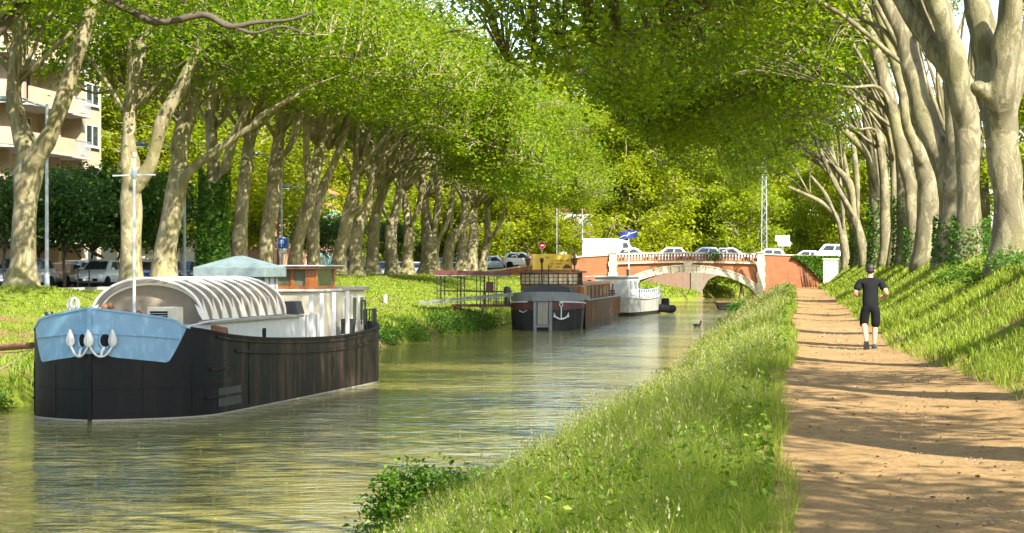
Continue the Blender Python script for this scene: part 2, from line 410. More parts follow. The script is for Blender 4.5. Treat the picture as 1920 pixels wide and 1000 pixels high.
xs = np.unique(np.round(np.concatenate([[-900,-400,-200,-120,-80,-60,-50,-46], np.arange(-44,-18,1.), np.arange(-22,-11.5,.25), np.arange(-11,-5.5,1.5),
      np.arange(-6,6.5,.2), np.arange(6.5,16,1), np.arange(18,80,6), [100,140,220,420,900]]), 3))
ys = np.unique(np.round(np.concatenate([[-900,-300,-120,-60,-30], np.arange(-20,12,2), np.arange(12,110,.7), np.arange(110,200,1.2), [200.3,200.5,209.5,209.8],
      np.arange(201,209,2), np.arange(210.5,320,3), np.arange(325,420,12), [460,560,700,900,1300,2000,3200]]), 3))
g = grid('ground', xs, ys, M['ground'], Z); tag(g, 'grassy canal banks and the flat land behind them', None, None, 'structure')

wy = np.array([-300, 0, 60, 120, 200, 260, 320, 420])
V = []; F = []
for i, y in enumerate(wy):
    V += [(float(XL(y))-1.6, y, 0), (float(XR(y))+1.6, y, 0)]
    if i: F.append((2*i-2, 2*i-1, 2*i+1, 2*i))
tag(link('water', fastmesh('water', V, F), M['water']), 'olive green canal water with small ripples', None, None, 'structure')

# trodden earth towpath: a sheet with ragged edges a little above the turf
ny = 420; py_ = np.concatenate([np.linspace(-30, 8, 12), np.linspace(8.5, 70, 250), np.linspace(70.6, 199.6, 160)]); nx = 15
t = np.linspace(0, 1, nx)
X = PL(py_)[:, None] - .12 + (PR(py_)-PL(py_)+.32)[:, None]*t[None, :]
rag = rng.normal(0, .06, (len(py_), 2)); X[:, 0] += rag[:, 0]; X[:, -1] += rag[:, 1]*1.6; X[:, 1] += rag[:, 0]*.5; X[:, -2] += rag[:, 1]*.6
Yg = np.repeat(py_[:, None], nx, 1)
prof = .018 - .03*np.exp(-((t-.5)/.28)**2) + .03*(np.abs(t-.5)*2)**4
Zg = np.maximum(Z(X, Yg), PZ(Yg)) + .05 + prof[None, :]*1.0 + .012*np.sin(X*3+Yg*1.3) + rng.normal(0, .004, X.shape)
V = np.stack([X, Yg, Zg], -1).reshape(-1, 3); i = np.arange(nx-1)[None, :] + nx*np.arange(len(py_)-1)[:, None]
tag(link('towpath', fastmesh('towpath', V, np.stack([i, i+1, i+1+nx, i+nx], -1).reshape(-1, 4), True), M['path']), 'brown earth towpath along the canal', None, None, 'structure')

# street behind the left bank
tag(MB().box(-42.5, -33.2, -60, 199, 2.2, 2.40).build('road', M['asphalt']), 'asphalt street behind the left bank', None, None, 'structure')
pv = MB(); pv.box(-46, -42.5, -60, 199, 2.2, 2.52, .02); tag(pv.build('pavement', M['concrete']), 'concrete pavement in front of the houses', None, None, 'structure')
kb = MB(); kb.box(-33.2, -33.0, -60, 199, 2.2, 2.53); tag(kb.build('kerb', M['concrete']), 'low concrete kerb between street and grass', None, None, 'structure')

# ------------------------------------------------------------------ grass as blades
def blades(name, x, y, z, L, W, lean, mat, label, parent=None, heads=0):
    n = len(x); a = rng.uniform(0, 2*np.pi, n); d = np.stack([np.cos(a), np.sin(a), np.zeros(n)], 1)
    fa = rng.uniform(-.9, .9, n) + np.where(rng.random(n) < .5, 0, np.pi); s = np.stack([np.cos(fa), np.sin(fa), np.zeros(n)], 1)   # width mostly across the view
    b = np.stack([x, y, z], 1); up = np.array([0, 0, 1.])
    ln = (lean*rng.uniform(.3, 1.4, n))[:, None]; L = L[:, None]; W = W[:, None]
    m = b + up*L*.55 + d*L*ln*.25; tip = b + up*L*(1-.35*ln) + d*L*ln*.9
    V = np.stack([b-s*W*.5, b+s*W*.5, m+s*W*.42, m-s*W*.42, tip], 1).reshape(-1, 3)
    o = (np.arange(n)*5)[:, None]; F = np.concatenate([o+np.array([[0,1,2]]), o+np.array([[0,2,3]]), o+np.array([[3,2,4]])], 0)
    ob = link(name, fastmesh(name, V, F), mat, parent); tag(ob, label, None, None, 'stuff')
    return ob, tip

def scatter_bank(n, y0, y1, f0, f1, power=1.0):
    "points between two edges given as functions of y; density falls with distance"
    u = rng.random(n); y = y0*(y1/y0)**(u**power); t = rng.random(n); x = f0(y) + (f1(y)-f0(y))*t
    return x, y, t

# tall meadow grass on the right bank
x, y, t = scatter_bank(310000, 11, 198, lambda q: XR(q)-.1, lambda q: PL(q)+.05, .85)
keep = rng.random(len(x)) < np.where(t > .93, .6, 1); x, y, t = x[keep], y[keep], t[keep]
clump = .5+.5*np.sin(x*2.1+np.sin(y*.8)*2)*np.sin(y*1.3+x)
hgt = (.42+.30*clump+.12*np.sin(y*.37+x))*rng.uniform(.55, 1.25, len(x))*np.where(t > .86, .62, 1)*(.75+.25*ss(0, .25, t))
wid = np.maximum(.0045, y*.00024)*rng.uniform(.6, 1.4, len(x))
gr, tips = blades('grass', x, y, Z(x, y)-.03, hgt, wid, np.full(len(x), .55), M['blade'], 'tall yellow green meadow grass on the near bank')
# broad leaved weeds among the grass
n = 15000; cx = rng.random(620); cy2 = 13*(150/13)**rng.random(620); ci = rng.integers(0, 620, n); wy_ = cy2[ci]+rng.normal(0, .22, n)*np.maximum(1, cy2[ci]/40); ct = np.clip(cx[ci]+rng.normal(0, .05, n), .02, .97)
wx_ = XR(wy_)+(PL(wy_)-XR(wy_))*ct; wz_ = Z(wx_, wy_)+rng.uniform(.15, .55, n)
WEED = (np.stack([wx_, wy_, wz_], 1), .055*np.maximum(1, wy_/40))
# dry straw stalks
ks = rng.choice(len(x), 7000, replace=False)
blades('dry_grass', x[ks]+.02, y[ks], Z(x[ks], y[ks]), hgt[ks]*1.15, wid[ks]*.9, np.full(len(ks), .4), M['seed'], 'dry straw coloured stalks among the meadow grass')
# pale seed heads on some of the tallest stalks
k = rng.choice(len(x), 26000, replace=False); k = k[hgt[k] > .50]; k = np.repeat(k, 5)
n = len(k); sx, sy, sz = tips[k, 0]+rng.normal(0, .008, n), tips[k, 1]+rng.normal(0, .008, n), tips[k, 2]+rng.uniform(-.07, .07, n)
hh = rng.uniform(.02, .05, n)*np.maximum(1, sy/60)
blades('grass_seed_heads', sx, sy, sz, hh, np.maximum(.008, sy*.0003)*rng.uniform(.8, 1.5, n), np.full(n, .9), M['seed'], 'pale seed heads above the meadow grass')
# slope under the right tree row
x, y, t = scatter_bank(100000, 16, 198, lambda q: PR(q)-.05, lambda q: PR(q)*0+7.5, .9)
hgt = rng.uniform(.07, .20, len(x))*np.where(t < .12, 1.7, 1)*(1+.7*(np.sin(x*1.9+y*.7)*np.sin(y*.45) > .45))
blades('grass', x, y, Z(x, y)-.02, hgt, np.maximum(.009, y*.00036)*rng.uniform(.7, 1.5, len(x)), np.full(len(x), .7), M['blade_short'], 'short sunlit grass on the slope beside the towpath')
# left bank lawn
x, y, t = scatter_bank(115000, 42, 199, lambda q: XL(q)-.2, lambda q: XL(q)*0-32.2, .9)
soil = np.sin(x*.9+np.sin(y*.31)*2)*np.sin(y*.23+x*.35) > .62
kp = ~(soil & (rng.random(len(x)) < .8)); x, y, t = x[kp], y[kp], t[kp]
hgt = rng.uniform(.06, .17, len(x))*np.where(t < .14, 2.4, 1)
blades('grass', x, y, Z(x, y)-.02, hgt, np.maximum(.01, y*.00042)*rng.uniform(.7, 1.5, len(x)), np.full(len(x), .7), M['blade_short'], 'mown grass on the far bank behind the boats')
# beyond the bridge
x, y, t = scatter_bank(9000, 210, 300, lambda q: XL(q)-9, lambda q: XL(q)-.2)
blades('grass', x, y, Z(x, y)-.02, rng.uniform(.15, .4, len(x)), y*.0006, np.full(len(x), .7), M['blade_short'], 'grass on the bank seen through the bridge arch')

# dead leaves and twigs on the towpath
n = 4500; u = rng.random(n); y = 12*(120/12)**u; t = rng.random(n); t = np.where(rng.random(n) < .7, np.where(rng.random(n) < .4, t*.12, 1-t*.22), t)
x = PL(y)-.05 + (PR(y)-PL(y)+.2)*t
z = np.maximum(Z(x, y), PZ(y)) + .062
L = rng.uniform(.010, .030, n)*np.maximum(1, y/60); a = rng.uniform(0, 6.28, n)
dx, dy = np.cos(a)*L, np.sin(a)*L; w = rng.uniform(.35, .7, n)
c = np.stack([x, y, z], 1); A = np.stack([dx, dy, rng.uniform(0, .5, n)*L], 1); B = np.stack([-dy*w, dx*w, rng.uniform(0, .6, n)*L], 1)
V = np.stack([c-A, c+B, c+A, c-B], 1).reshape(-1, 3); o = (np.arange(n)*4)[:, None]
tag(link('dead_leaves', fastmesh('dead_leaves', V, np.concatenate([o+np.array([[0,1,2]]), o+np.array([[0,2,3]])], 0)), M['litter']), 'dry brown leaves strewn on the towpath', None, None, 'stuff')
# leaves and specks floating on the canal
n = 420; y = 27*(150/27)**rng.random(n); x = XL(y)+2+(XR(y)-XL(y)-2.5)*rng.random(n)**.6; L = rng.uniform(.02, .05, n)*np.maximum(1, y/60); a = rng.uniform(0, 6.28, n)
c = np.stack([x, y, np.full(n, .012)], 1); A = np.stack([np.cos(a)*L, np.sin(a)*L, 0*L], 1); B = np.stack([-np.sin(a)*L*.6, np.cos(a)*L*.6, .004+0*L], 1)
V = np.stack([c-A, c+B, c+A, c-B], 1).reshape(-1, 3); o = (np.arange(n)*4)[:, None]
tag(link('floating_leaves', fastmesh('floating_leaves', V, np.concatenate([o+np.array([[0,1,2]]), o+np.array([[0,2,3]])], 0)), M['seed']), 'pale fallen leaves floating on the canal', None, None, 'stuff')
# small stones
n = 6000; u = rng.random(n); y = 12*(60/12)**u; x = PL(y) + (PR(y)-PL(y))*rng.random(n); z = PZ(y)+.035; r = rng.uniform(.004, .016, n)**1.0*np.maximum(1, y/25)
oct_ = np.array([[1,0,0],[0,1,0],[-1,0,0],[0,-1,0],[0,0,.7]]); of = np.array([[0,1,4],[1,2,4],[2,3,4],[3,0,4]])
V = (np.stack([x, y, z], 1)[:, None, :] + oct_[None]*r[:, None, None]*rng.uniform(.6, 1.4, (n, 5, 1))).reshape(-1, 3)
tag(link('gravel', fastmesh('gravel', V, ((np.arange(n)*5)[:, None, None] + of[None]).reshape(-1, 3)), paint('pebble', (.25,.18,.11), .9, .4, 14)), 'small stones pressed into the towpath', None, None, 'stuff')

# ------------------------------------------------------------------ trees
def catmull(pts, sub=5):
    pts = np.asarray(pts, float); out = []
    p = np.vstack([2*pts[0]-pts[1], pts, 2*pts[-1]-pts[-2]])
    for i in range(1, len(p)-2):
        for k in range(sub):
            t = k/sub; a, b, c, d = p[i-1], p[i], p[i+1], p[i+2]
            out.append(.5*((2*b)+(c-a)*t+(2*a-5*b+4*c-d)*t*t+(3*b-a-3*c+d)*t**3))
    out.append(pts[-1]); return np.array(out)

def tubes_np(list_of_paths, sides, knob=.06, seed=0):
    "list of (n,4) arrays x,y,z,radius -> verts, quads"
    r_ = np.random.default_rng(seed); Vs = []; Fs = []; base = 0
    for path in list_of_paths:
        p, rad = path[:, :3], path[:, 3]; n = len(p)
        t = np.gradient(p, axis=0); t /= np.linalg.norm(t, axis=1, keepdims=True)+1e-9
        u = np.cross(t[0], [.3, .9, .2]); u /= np.linalg.norm(u); us = []
        for i in range(n):
            u = u - t[i]*np.dot(u, t[i]); u /= np.linalg.norm(u); us.append(u)
        us = np.array(us); w = np.cross(t, us)
        a = np.arange(sides)*2*np.pi/sides; ph = r_.uniform(0, 6.28, 3)
        k = np.arange(n)[:, None]
        mod = 1 + knob*(np.sin(a[None]*2+k*.55+ph[0])*.7 + np.sin(a[None]*3-k*.8+ph[1])*.6 + np.sin(k*.9+ph[2])*.5 + np.sin(a[None]*5+k*1.7)*.3)
        ring = p[:, None, :] + (us[:, None, :]*np.cos(a)[None, :, None] + w[:, None, :]*np.sin(a)[None, :, None])*(rad[:, None]*mod)[:, :, None]
        Vs.append(ring.reshape(-1, 3)); Vs.append(p[-1:] + t[-1:]*rad[-1]*.5)
        i = np.arange(n-1)[:, None]*sides; j = np.arange(sides)[None]; j2 = (j+1) % sides
        Fs.append((np.stack([i+j, i+j2, i+sides+j2, i+sides+j], -1)+base).reshape(-1, 4))
        j0 = np.arange(1, sides-1); Fs.append(np.stack([np.full(sides-2, base), base+j0+1, base+j0, base+j0], -1))
        cap = (n-1)*sides+base; jj = np.arange(sides)
        tip = np.full(sides, base+n*sides); Fs.append(np.stack([cap+jj, cap+(jj+1) % sides, tip, tip], -1))
        base += n*sides+1
    return np.vstack(Vs), np.vstack(Fs)

def mesh_from_tubes(name, V, F):
    # last rows hold degenerate quads (caps): split into tris through from_pydata-free path
    quad = F[F[:, 2] != F[:, 3]]; tri = F[F[:, 2] == F[:, 3]][:, :3]
    me = bpy.data.meshes.new(name); me.vertices.add(len(V)); me.vertices.foreach_set('co', V.astype(np.float32).ravel())
    idx = np.concatenate([quad.ravel(), tri.ravel()]).astype(np.int32)
    st = np.concatenate([np.arange(len(quad))*4, len(quad)*4+np.arange(len(tri))*3]).astype(np.int32)
    me.loops.add(len(idx)); me.loops.foreach_set('vertex_index', idx); me.polygons.add(len(st)); me.polygons.foreach_set('loop_start', st)
    me.polygons.foreach_set('use_smooth', np.ones(len(st), bool)); me.update(calc_edges=True); return me

def leaf_mesh(name, c, size, aspect=.8, droop=.25, seed=0, fold=.18, flat=.55):
    r_ = np.random.default_rng(seed); n = len(c)
    nrm = r_.normal(0, 1, (n, 3)); nrm[:, 2] = np.abs(nrm[:, 2])+flat; nrm /= np.linalg.norm(nrm, axis=1, keepdims=True)
    ax = r_.normal(0, 1, (n, 3)); ax[:, 2] -= droop; ax -= nrm*np.sum(ax*nrm, 1, keepdims=True); ax /= np.linalg.norm(ax, axis=1, keepdims=True)
    sd = np.cross(nrm, ax); L = (size*r_.uniform(.45, 1.5, n))[:, None]; W = L*aspect
    base = c-ax*L*.5; tip = c+ax*L*.5; l = c+sd*W*.5+nrm*L*fold+ax*L*.08; r2 = c-sd*W*.5+nrm*L*fold+ax*L*.08
    V = np.stack([base, r2, tip, l], 1).reshape(-1, 3); o = (np.arange(n)*4)[:, None]
    F = np.stack([o+np.array([[0,1,2]]), o+np.array([[0,2,3]])], 1).reshape(-1, 3)
    return fastmesh(name, V, F)

def crown_variant(name, lobes, nclus, per, leaf, seed, fork=(0,0,6.5), sig=(.66,.66,.36), limbs=14, r0=.2, shell=.4):
    "lobes: (centre, radii, weight). returns branches mesh, crown mesh"
    r_ = np.random.default_rng(seed); w = np.array([l[2] for l in lobes], float); w /= w.sum()
    which = r_.choice(len(lobes), nclus, p=w); d = r_.normal(0, 1, (nclus, 3)); d /= np.linalg.norm(d, axis=1, keepdims=True)
    rad = r_.random(nclus)**shell
    C = np.array([lobes[k][0] for k in which]) + d*np.array([lobes[k][1] for k in which])*rad[:, None]
    fork = np.array(fork, float)
    # clusters gather a little, so that gaps stay open
    seeds_ = C[r_.choice(nclus, max(6, nclus//7), replace=False)]
    near = seeds_[np.argmin(((C[:, None]-seeds_[None])**2).sum(-1), 1)]; C = C + (near-C)*.45
    # limbs to far-apart targets
    sel = [int(np.argmax(C[:, 2]))]; dist = ((C-C[sel[0]])**2).sum(1)
    for _ in range(limbs-1):
        k = int(np.argmax(dist)); sel.append(k); dist = np.minimum(dist, ((C-C[k])**2).sum(1))
    paths = []; samples = []; srad = []
    for k in sel:
        e = C[k]; v = e-fork; m1 = fork+v*.3+np.array([0,0,.22*np.hypot(v[0], v[1])])+r_.normal(0, .3, 3); m2 = fork+v*.68+np.array([0,0,.14*np.hypot(v[0], v[1])])+r_.normal(0, .4, 3)
        pth = catmull([fork, m1, m2, e], 5); rr = np.linspace(r0*r_.uniform(.7, 1.1), .035, len(pth)); paths.append(np.column_stack([pth, rr])); samples.append(pth[4:]); srad.append(rr[4:])
    S = np.vstack(samples); SR = np.concatenate(srad); tw = []
    for c in C:
        q = ((S-c)**2).sum(1) + 6*np.maximum(0, S[:, 2]-c[2]); k = int(np.argmin(q)); a = S[k]
        if np.linalg.norm(c-a) < .3: continue
        m = (a+c)/2 + np.array([0,0,.12*np.linalg.norm(c-a)]) + r_.normal(0, .12, 3)
        tw.append(np.column_stack([np.array([a, m, c]), [min(SR[k]*.7, .05), .028, .012]]))
    V1, F1 = tubes_np(paths, 7, .05, seed); V2, F2 = tubes_np(tw, 4, 0, seed)
    bm_ = mesh_from_tubes(name+'_branches', np.vstack([V1, V2]), np.vstack([F1, F2+len(V1)]))
    lc = np.repeat(C, per, 0) + r_.normal(0, 1, (nclus*per, 3))*np.array(sig)*np.repeat(r_.uniform(.7, 1.3, nclus), per)[:, None]
    return bm_, leaf_mesh(name+'_crown', lc, leaf, seed=seed+1)

VAR = {}
LOW = lambda s: [((.5,0,16),(6.5,5.6,5.8),3), ((5.5,0,13),(6.5,5.2,4.2),2.6), ((8+s,1,8.8),(4.2,4.4,3.0),1.6), ((-4,0,13),(4.2,4.6,4.4),1.3)]
HIGH = lambda s: [((0,0,14.2),(6.5,5.8,5.0),3), ((5.5,0,12.6+s),(6,5.4,3.8),2.2), ((-3.5,0,12.6),(4,4.6,3.4),1)]
ROVER = lambda s: [((2,0,16),(5,5.2,5),1.3), ((7,0,12.4),(6,5.2,4),2.2), ((11+s,0,9),(4.5,4.6,3),1.8), ((4.5,0,9.5),(3.5,4.5,3),.7)]
RLOW = lambda s: [((2,0,16),(5.2,5.2,5.5),2.4), ((6.5,0,13.2),(6,5,4),2.2), ((9+s,0,9.6),(4.2,4.2,2.6),1.3)]
RHIGH = lambda s: [((2.2,0,18),(5.0,5.2,4.4),2), ((6.5,0,17+s),(5.5,4.8,3.2),1.4)]
for i in range(3): VAR['low%d' % i] = crown_variant('plane_low%d' % i, LOW(i*.6), 640, 34, .21, 100+i, limbs=9, r0=.15)
for i in range(2): VAR['high%d' % i] = crown_variant('plane_high%d' % i, HIGH(i*.4), 420, 36, .21, 120+i, limbs=6, r0=.12, fork=(0,0,8))
for i in range(3): VAR['rover%d' % i] = crown_variant('plane_rover%d' % i, ROVER(i*.5), 530, 31, .21, 130+i, limbs=5, r0=.10)
for i in range(3): VAR['rlow%d' % i] = crown_variant('plane_rlow%d' % i, RLOW(i*.5), 440, 32, .22, 140+i, limbs=6, r0=.11)
for i in range(2): VAR['rhigh%d' % i] = crown_variant('plane_rhigh%d' % i, RHIGH(i*.4), 300, 36, .22, 160+i, limbs=7, r0=.13)
for i in range(2): VAR['mid%d' % i] = crown_variant('lime_mid%d' % i, [((0,0,9.5),(5,5,5),2), ((1,0,5.6),(5.2,5.2,2.8),1.5), ((0,0,14),(4,4,4),1)], 460, 44, .27, 170+i, (0,0,4), limbs=9)
for i in range(2): VAR['full%d' % i] = crown_variant('lime_full%d' % i, [((0,0,9),(5.5,5.5,6.5),2), ((1,0,4.2),(5.6,5.6,3.2),1.4), ((0,0,14),(4,4,4.5),1)], 430, 50, .30, 180+i, (0,0,3), limbs=10)
for i in range(2): VAR['small%d' % i] = crown_variant('hornbeam%d' % i, [((0,0,3.9),(2.7,2.5,1.9),2), ((.3,0,5.6),(2.0,1.9,1.6),1)], 130, 50, .20, 200+i, (0,0,1.9), (.8,.8,.18), 8, .07, .5)

ORD = 'first second third fourth fifth sixth seventh eighth ninth tenth eleventh twelfth thirteenth fourteenth fifteenth sixteenth seventeenth eighteenth nineteenth twentieth'.split()

def tree(base, polylines, var, mat_bark, label, group, rz=0, crown_scale=1.0, leaf='leaf', sides=14, name='plane_tree', cat='tree', fork_h=6.5, yj=.6, flare=True, branches=True, remesh=0):
    "polylines: world-space lists of (x,y,z,diameter); the first one is the trunk and starts at the base"
    root = empty(name, base, 0, label, cat, group); b = np.array(base)
    paths = []
    for j, pl in enumerate(polylines):
        a = np.asarray(pl, float).copy(); a[:, :3] -= b; a[:, 3] *= .5
        q = catmull(a, 6)
        if j > 0: q[:6, 3] *= np.linspace(.3, .95, 6)[:len(q)]
        if j == 0 and flare:
            h = q[:, 2]; q[:, 3] *= 1+.45*np.exp(-np.clip(h, 0, 99)/.45)
        paths.append(q)
    V, F = tubes_np(paths, sides, .07, int(abs(b[1])*13))
    tme = mesh_from_tubes('trunk', V, F)
    if remesh:      # melt the limbs into the trunk
        to = bpy.data.objects.new('melt', tme); col.objects.link(to)
        rm_ = to.modifiers.new('r', 'REMESH'); rm_.mode = 'VOXEL'; rm_.voxel_size = remesh; rm_.use_smooth_shade = True
        sm_ = to.modifiers.new('s', 'SMOOTH'); sm_.factor = .5; sm_.iterations = 9
        dg0 = bpy.context.evaluated_depsgraph_get(); dg0.update(); tme = bpy.data.meshes.new_from_object(to.evaluated_get(dg0)); bpy.data.objects.remove(to)
        tme.polygons.foreach_set('use_smooth', np.ones(len(tme.polygons), bool))
    link('trunk', tme, mat_bark, root)
    tr = paths[0]; k = int(np.argmin(np.abs(tr[:, 2]-fork_h))); off = Vector((tr[k, 0], tr[k, 1], tr[k, 2]-fork_h*crown_scale))
    bm_, cm_ = VAR[var]
    for nm, me, mt in (('branches', bm_, mat_bark), ('crown', cm_, M[leaf])):
        if nm == 'branches' and not branches: continue
        if len(me.materials) == 0: me.materials.append(mt)
        o = bpy.data.objects.new(nm, me); col.objects.link(o); o.parent = root; o.location = off; o.rotation_euler = (0, 0, rz); o.scale = (crown_scale,)*3
        o.material_slots[0].link = 'OBJECT'; o.material_slots[0].material = mt
    return root

def px_lines(Y, lines, base, lean=0):
    out = []
    for j, ln in enumerate(lines):
        pl = []
        for i, (px, py, w) in enumerate(ln):
            yy = Y + lean*(i/max(1, len(ln)-1))*(1 if j % 2 == 0 else -1)
            p = P(px, py, yy); pl.append((p.x, p.y, p.z, w*Y/4000))
        if j == 0: pl[0] = (base[0], base[1], base[2]-.35, pl[0][3])
        out.append(pl)
    return out

# -- left row, traced trunk by trunk: lists of (photo x, photo y, width) at the tree's own distance
LT = [
 [[(40,532,50),(44,470,46),(48,370,46),(55,300,54),(40,245,36),(26,190,31),(32,110,29),(42,10,27),(46,-90,22)], [(50,345,30),(62,305,38),(84,270,36),(106,224,30),(138,123,30),(166,34,26),(188,-40,22),(205,-120,18)]],
 [[(246,520,44),(246,440,39),(246,364,40),(248,320,40),(241,280,29),(246,196,26),(260,112,25),(274,39,20),(282,-40,17)], [(247,372,26),(258,345,30),(282,308,26),(306,224,26),(342,157,24),(381,67,21),(402,0,18),(420,-80,14)]],
 [[(304,528,48),(312,460,42),(325,392,40),(336,320,35),(338,269,33),(350,224,34),(370,151,27),(386,84,24),(402,17,22),(412,-70,17)], [(326,380,16),(340,345,20),(360,318,18),(386,297,17),(431,263,15),(476,235,13),(492,216,12),(540,188,10),(580,164,7),(640,140,4)], [(368,175,12),(420,120,12),(455,80,9),(480,50,6)]],
 [[(395,520,32),(395,420,27),(400,330,25),(396,240,23),(398,150,23),(405,70,23),(411,0,20),(414,-80,16)], [(404,350,20),(420,320,19),(434,272,18),(448,235,15),(470,190,11)]],
 [[(447,515,32),(450,440,28),(452,410,26),(461,324,22),(467,270,22),(480,225,19),(500,165,15),(515,100,12),(525,20,10)], [(470,270,10),(455,190,15),(460,110,13),(466,20,11)]],
 [[(496,520,31),(500,450,27),(508,396,27),(516,331,28),(522,270,22),(530,223,17),(536,150,14),(540,60,11)], [(524,300,13),(542,277,12),(557,238,12),(572,190,9)]],
 [[(550,520,28),(556,470,24),(564,432,22),(578,382,22),(592,317,21),(604,252,17),(612,170,13),(618,80,10)], [(568,425,12),(578,375,12),(577,320,13),(574,260,14),(576,190,12),(578,100,9)]],
 [[(589,522,29),(588,470,24),(587,425,22),(593,392,21),(611,338,16),(629,299,13),(650,240,10),(662,170,7)]],
 [[(632,525,30),(637,480,25),(643,450,24),(657,382,21),(668,324,18),(676,260,14),(682,180,10)], [(660,400,10),(690,372,10),(700,310,8)]],
 [[(668,524,29),(667,480,25),(668,439,27),(684,396,20),(700,342,16),(714,288,12),(722,220,9)], [(670,420,14),(668,370,12),(674,300,10)]],
 [[(697,524,28),(699,480,23),(701,432,22),(708,390,18),(724,345,14),(735,290,10)], [(704,400,12),(716,330,9),(716,270,8)]],
 [[(738,525,33),(734,480,23),(733,432,22),(742,396,17),(754,335,12),(760,270,9)], [(732,420,12),(716,385,9),(708,340,8)]],
 [[(762,522,28),(765,480,21),(767,439,20),(764,405,16),(756,360,11),(752,300,8)], [(770,425,14),(786,385,11),(792,330,9),(796,280,7)]],
 [[(805,524,44),(806,490,35),(807,454,34),(800,415,22),(797,382,15),(792,320,11)], [(812,440,20),(820,395,14),(824,330,10)], [(816,460,14),(836,420,10),(850,370,8)]],
 [[(836,516,24),(841,480,20),(845,454,19),(858,434,15),(876,415,11),(892,390,8)], [(846,450,10),(846,400,9),(850,340,7)]],
 [[(864,516,23),(866,480,19),(868,450,17),(870,410,14),(872,350,10)]],
 [[(883,515,22),(886,470,19),(889,435,18),(888,400,13),(892,340,9)]],
 [[(902,516,20),(908,480,15),(914,452,15),(914,420,11),(912,370,8)], [(916,455,10),(934,428,9),(944,395,7)]],
]
LLAB = ['thick forked plane tree left of the silver hatchback', 'plane tree with two tall limbs behind the mast of the blue bowed barge', 'leaning plane tree with a long low limb reaching over the arched cover',
 'plane tree trunk wrapped in dark ivy behind the blue grey hut', 'slim straight plane tree just right of the ivy clad trunk', 'knobbly plane tree left of the blue parking sign',
 'plane tree leaning right beside the blue parking sign', 'pale plane tree above the orange wheelhouse', 'leaning plane tree right of the orange wheelhouse, first on the bare lawn']
for i, ln in enumerate(LT):
    bx = ln[0][0][0]; Y = min(30*4000/(1490-bx), 196.5 + (i-16)*.8 if i >= 15 else 1e9)
    x = (bx-1490)*Y/4000; base = (x, Y, float(Z(x, Y)))
    lab = LLAB[i] if i < len(LLAB) else '%s plane tree of the far bank row counted from the orange wheelhouse' % ORD[i-7]
    v = ('high%d' % (i % 2)) if i < 8 else 'low%d' % (i % 3)
    tree(base, px_lines(Y, ln, base, .8), v, M['bark'], lab, 'plane trees in the row on the far bank', rnd.uniform(-.35, .35), 1.0 if i < 8 else .95+.1*rnd.random(), remesh=.07 if i < 4 else 0)
# nearer trees of the same row stand left of the frame; one reaches a low bough into it
def plain_lines(base, h, d, lean):
    x, y, z = base
    return [[(x, y, z-.3, d*1.15), (x+lean*.1, y, z+2, d), (x+lean*.3, y+.1, z+4.5, d*.92), (x+lean*.6, y, z+6.5, d*.95)],
            [(x+lean*.5, y, z+5.8, d*.6), (x+lean*.5+1.0, y+.3, z+8.5, d*.5), (x+lean*.5+1.8, y+.5, z+h, d*.35)],
            [(x+lean*.5, y, z+5.8, d*.6), (x+lean*.5-.9, y-.4, z+8.8, d*.5), (x+lean*.5-1.2, y-.5, z+h, d*.35)]]
for i, Y in enumerate((74, 65)):
    base = (-30, Y, float(Z(-30, Y))); L = plain_lines(base, 12, .95, .5)
    if i == 0:
        c = lambda px, py, d: (*P(px, py, 74.5)[:], d)
        B_ = [[(-29.8, 74.2, 9.5, .5), c(120,-60,.42), c(190,-10,.40), c(250,22,.36), (*P(288,40,74.5)[:], .34), c(330,38,.30), c(385,28,.28), c(430,50,.25), c(480,42,.19), c(540,38,.15), c(585,24,.09)],
             [c(400,34,.2), c(450,55,.16), c(480,62,.13), c(530,50,.1), c(590,70,.05)]]
    tr_ = tree(base, L, 'high%d' % i, M['bark'], ['plane tree whose dark low bough crosses the upper edge above the barge mast', 'plane tree of the far bank row beyond the edge of the picture'][i], 'plane trees in the row on the far bank', rnd.uniform(-.3, .3))
    if i == 0:
        for bl_ in B_:
            q = catmull(np.array(bl_), 6); q[:, :3] -= np.array(base); q[:, 3] *= .42; V_, F_ = tubes_np([q], 9, .09, 3); link('bough', mesh_from_tubes('bough', V_, F_), M['bark_dark'], tr_)  # dark bark colour stands in for the shade on this bough

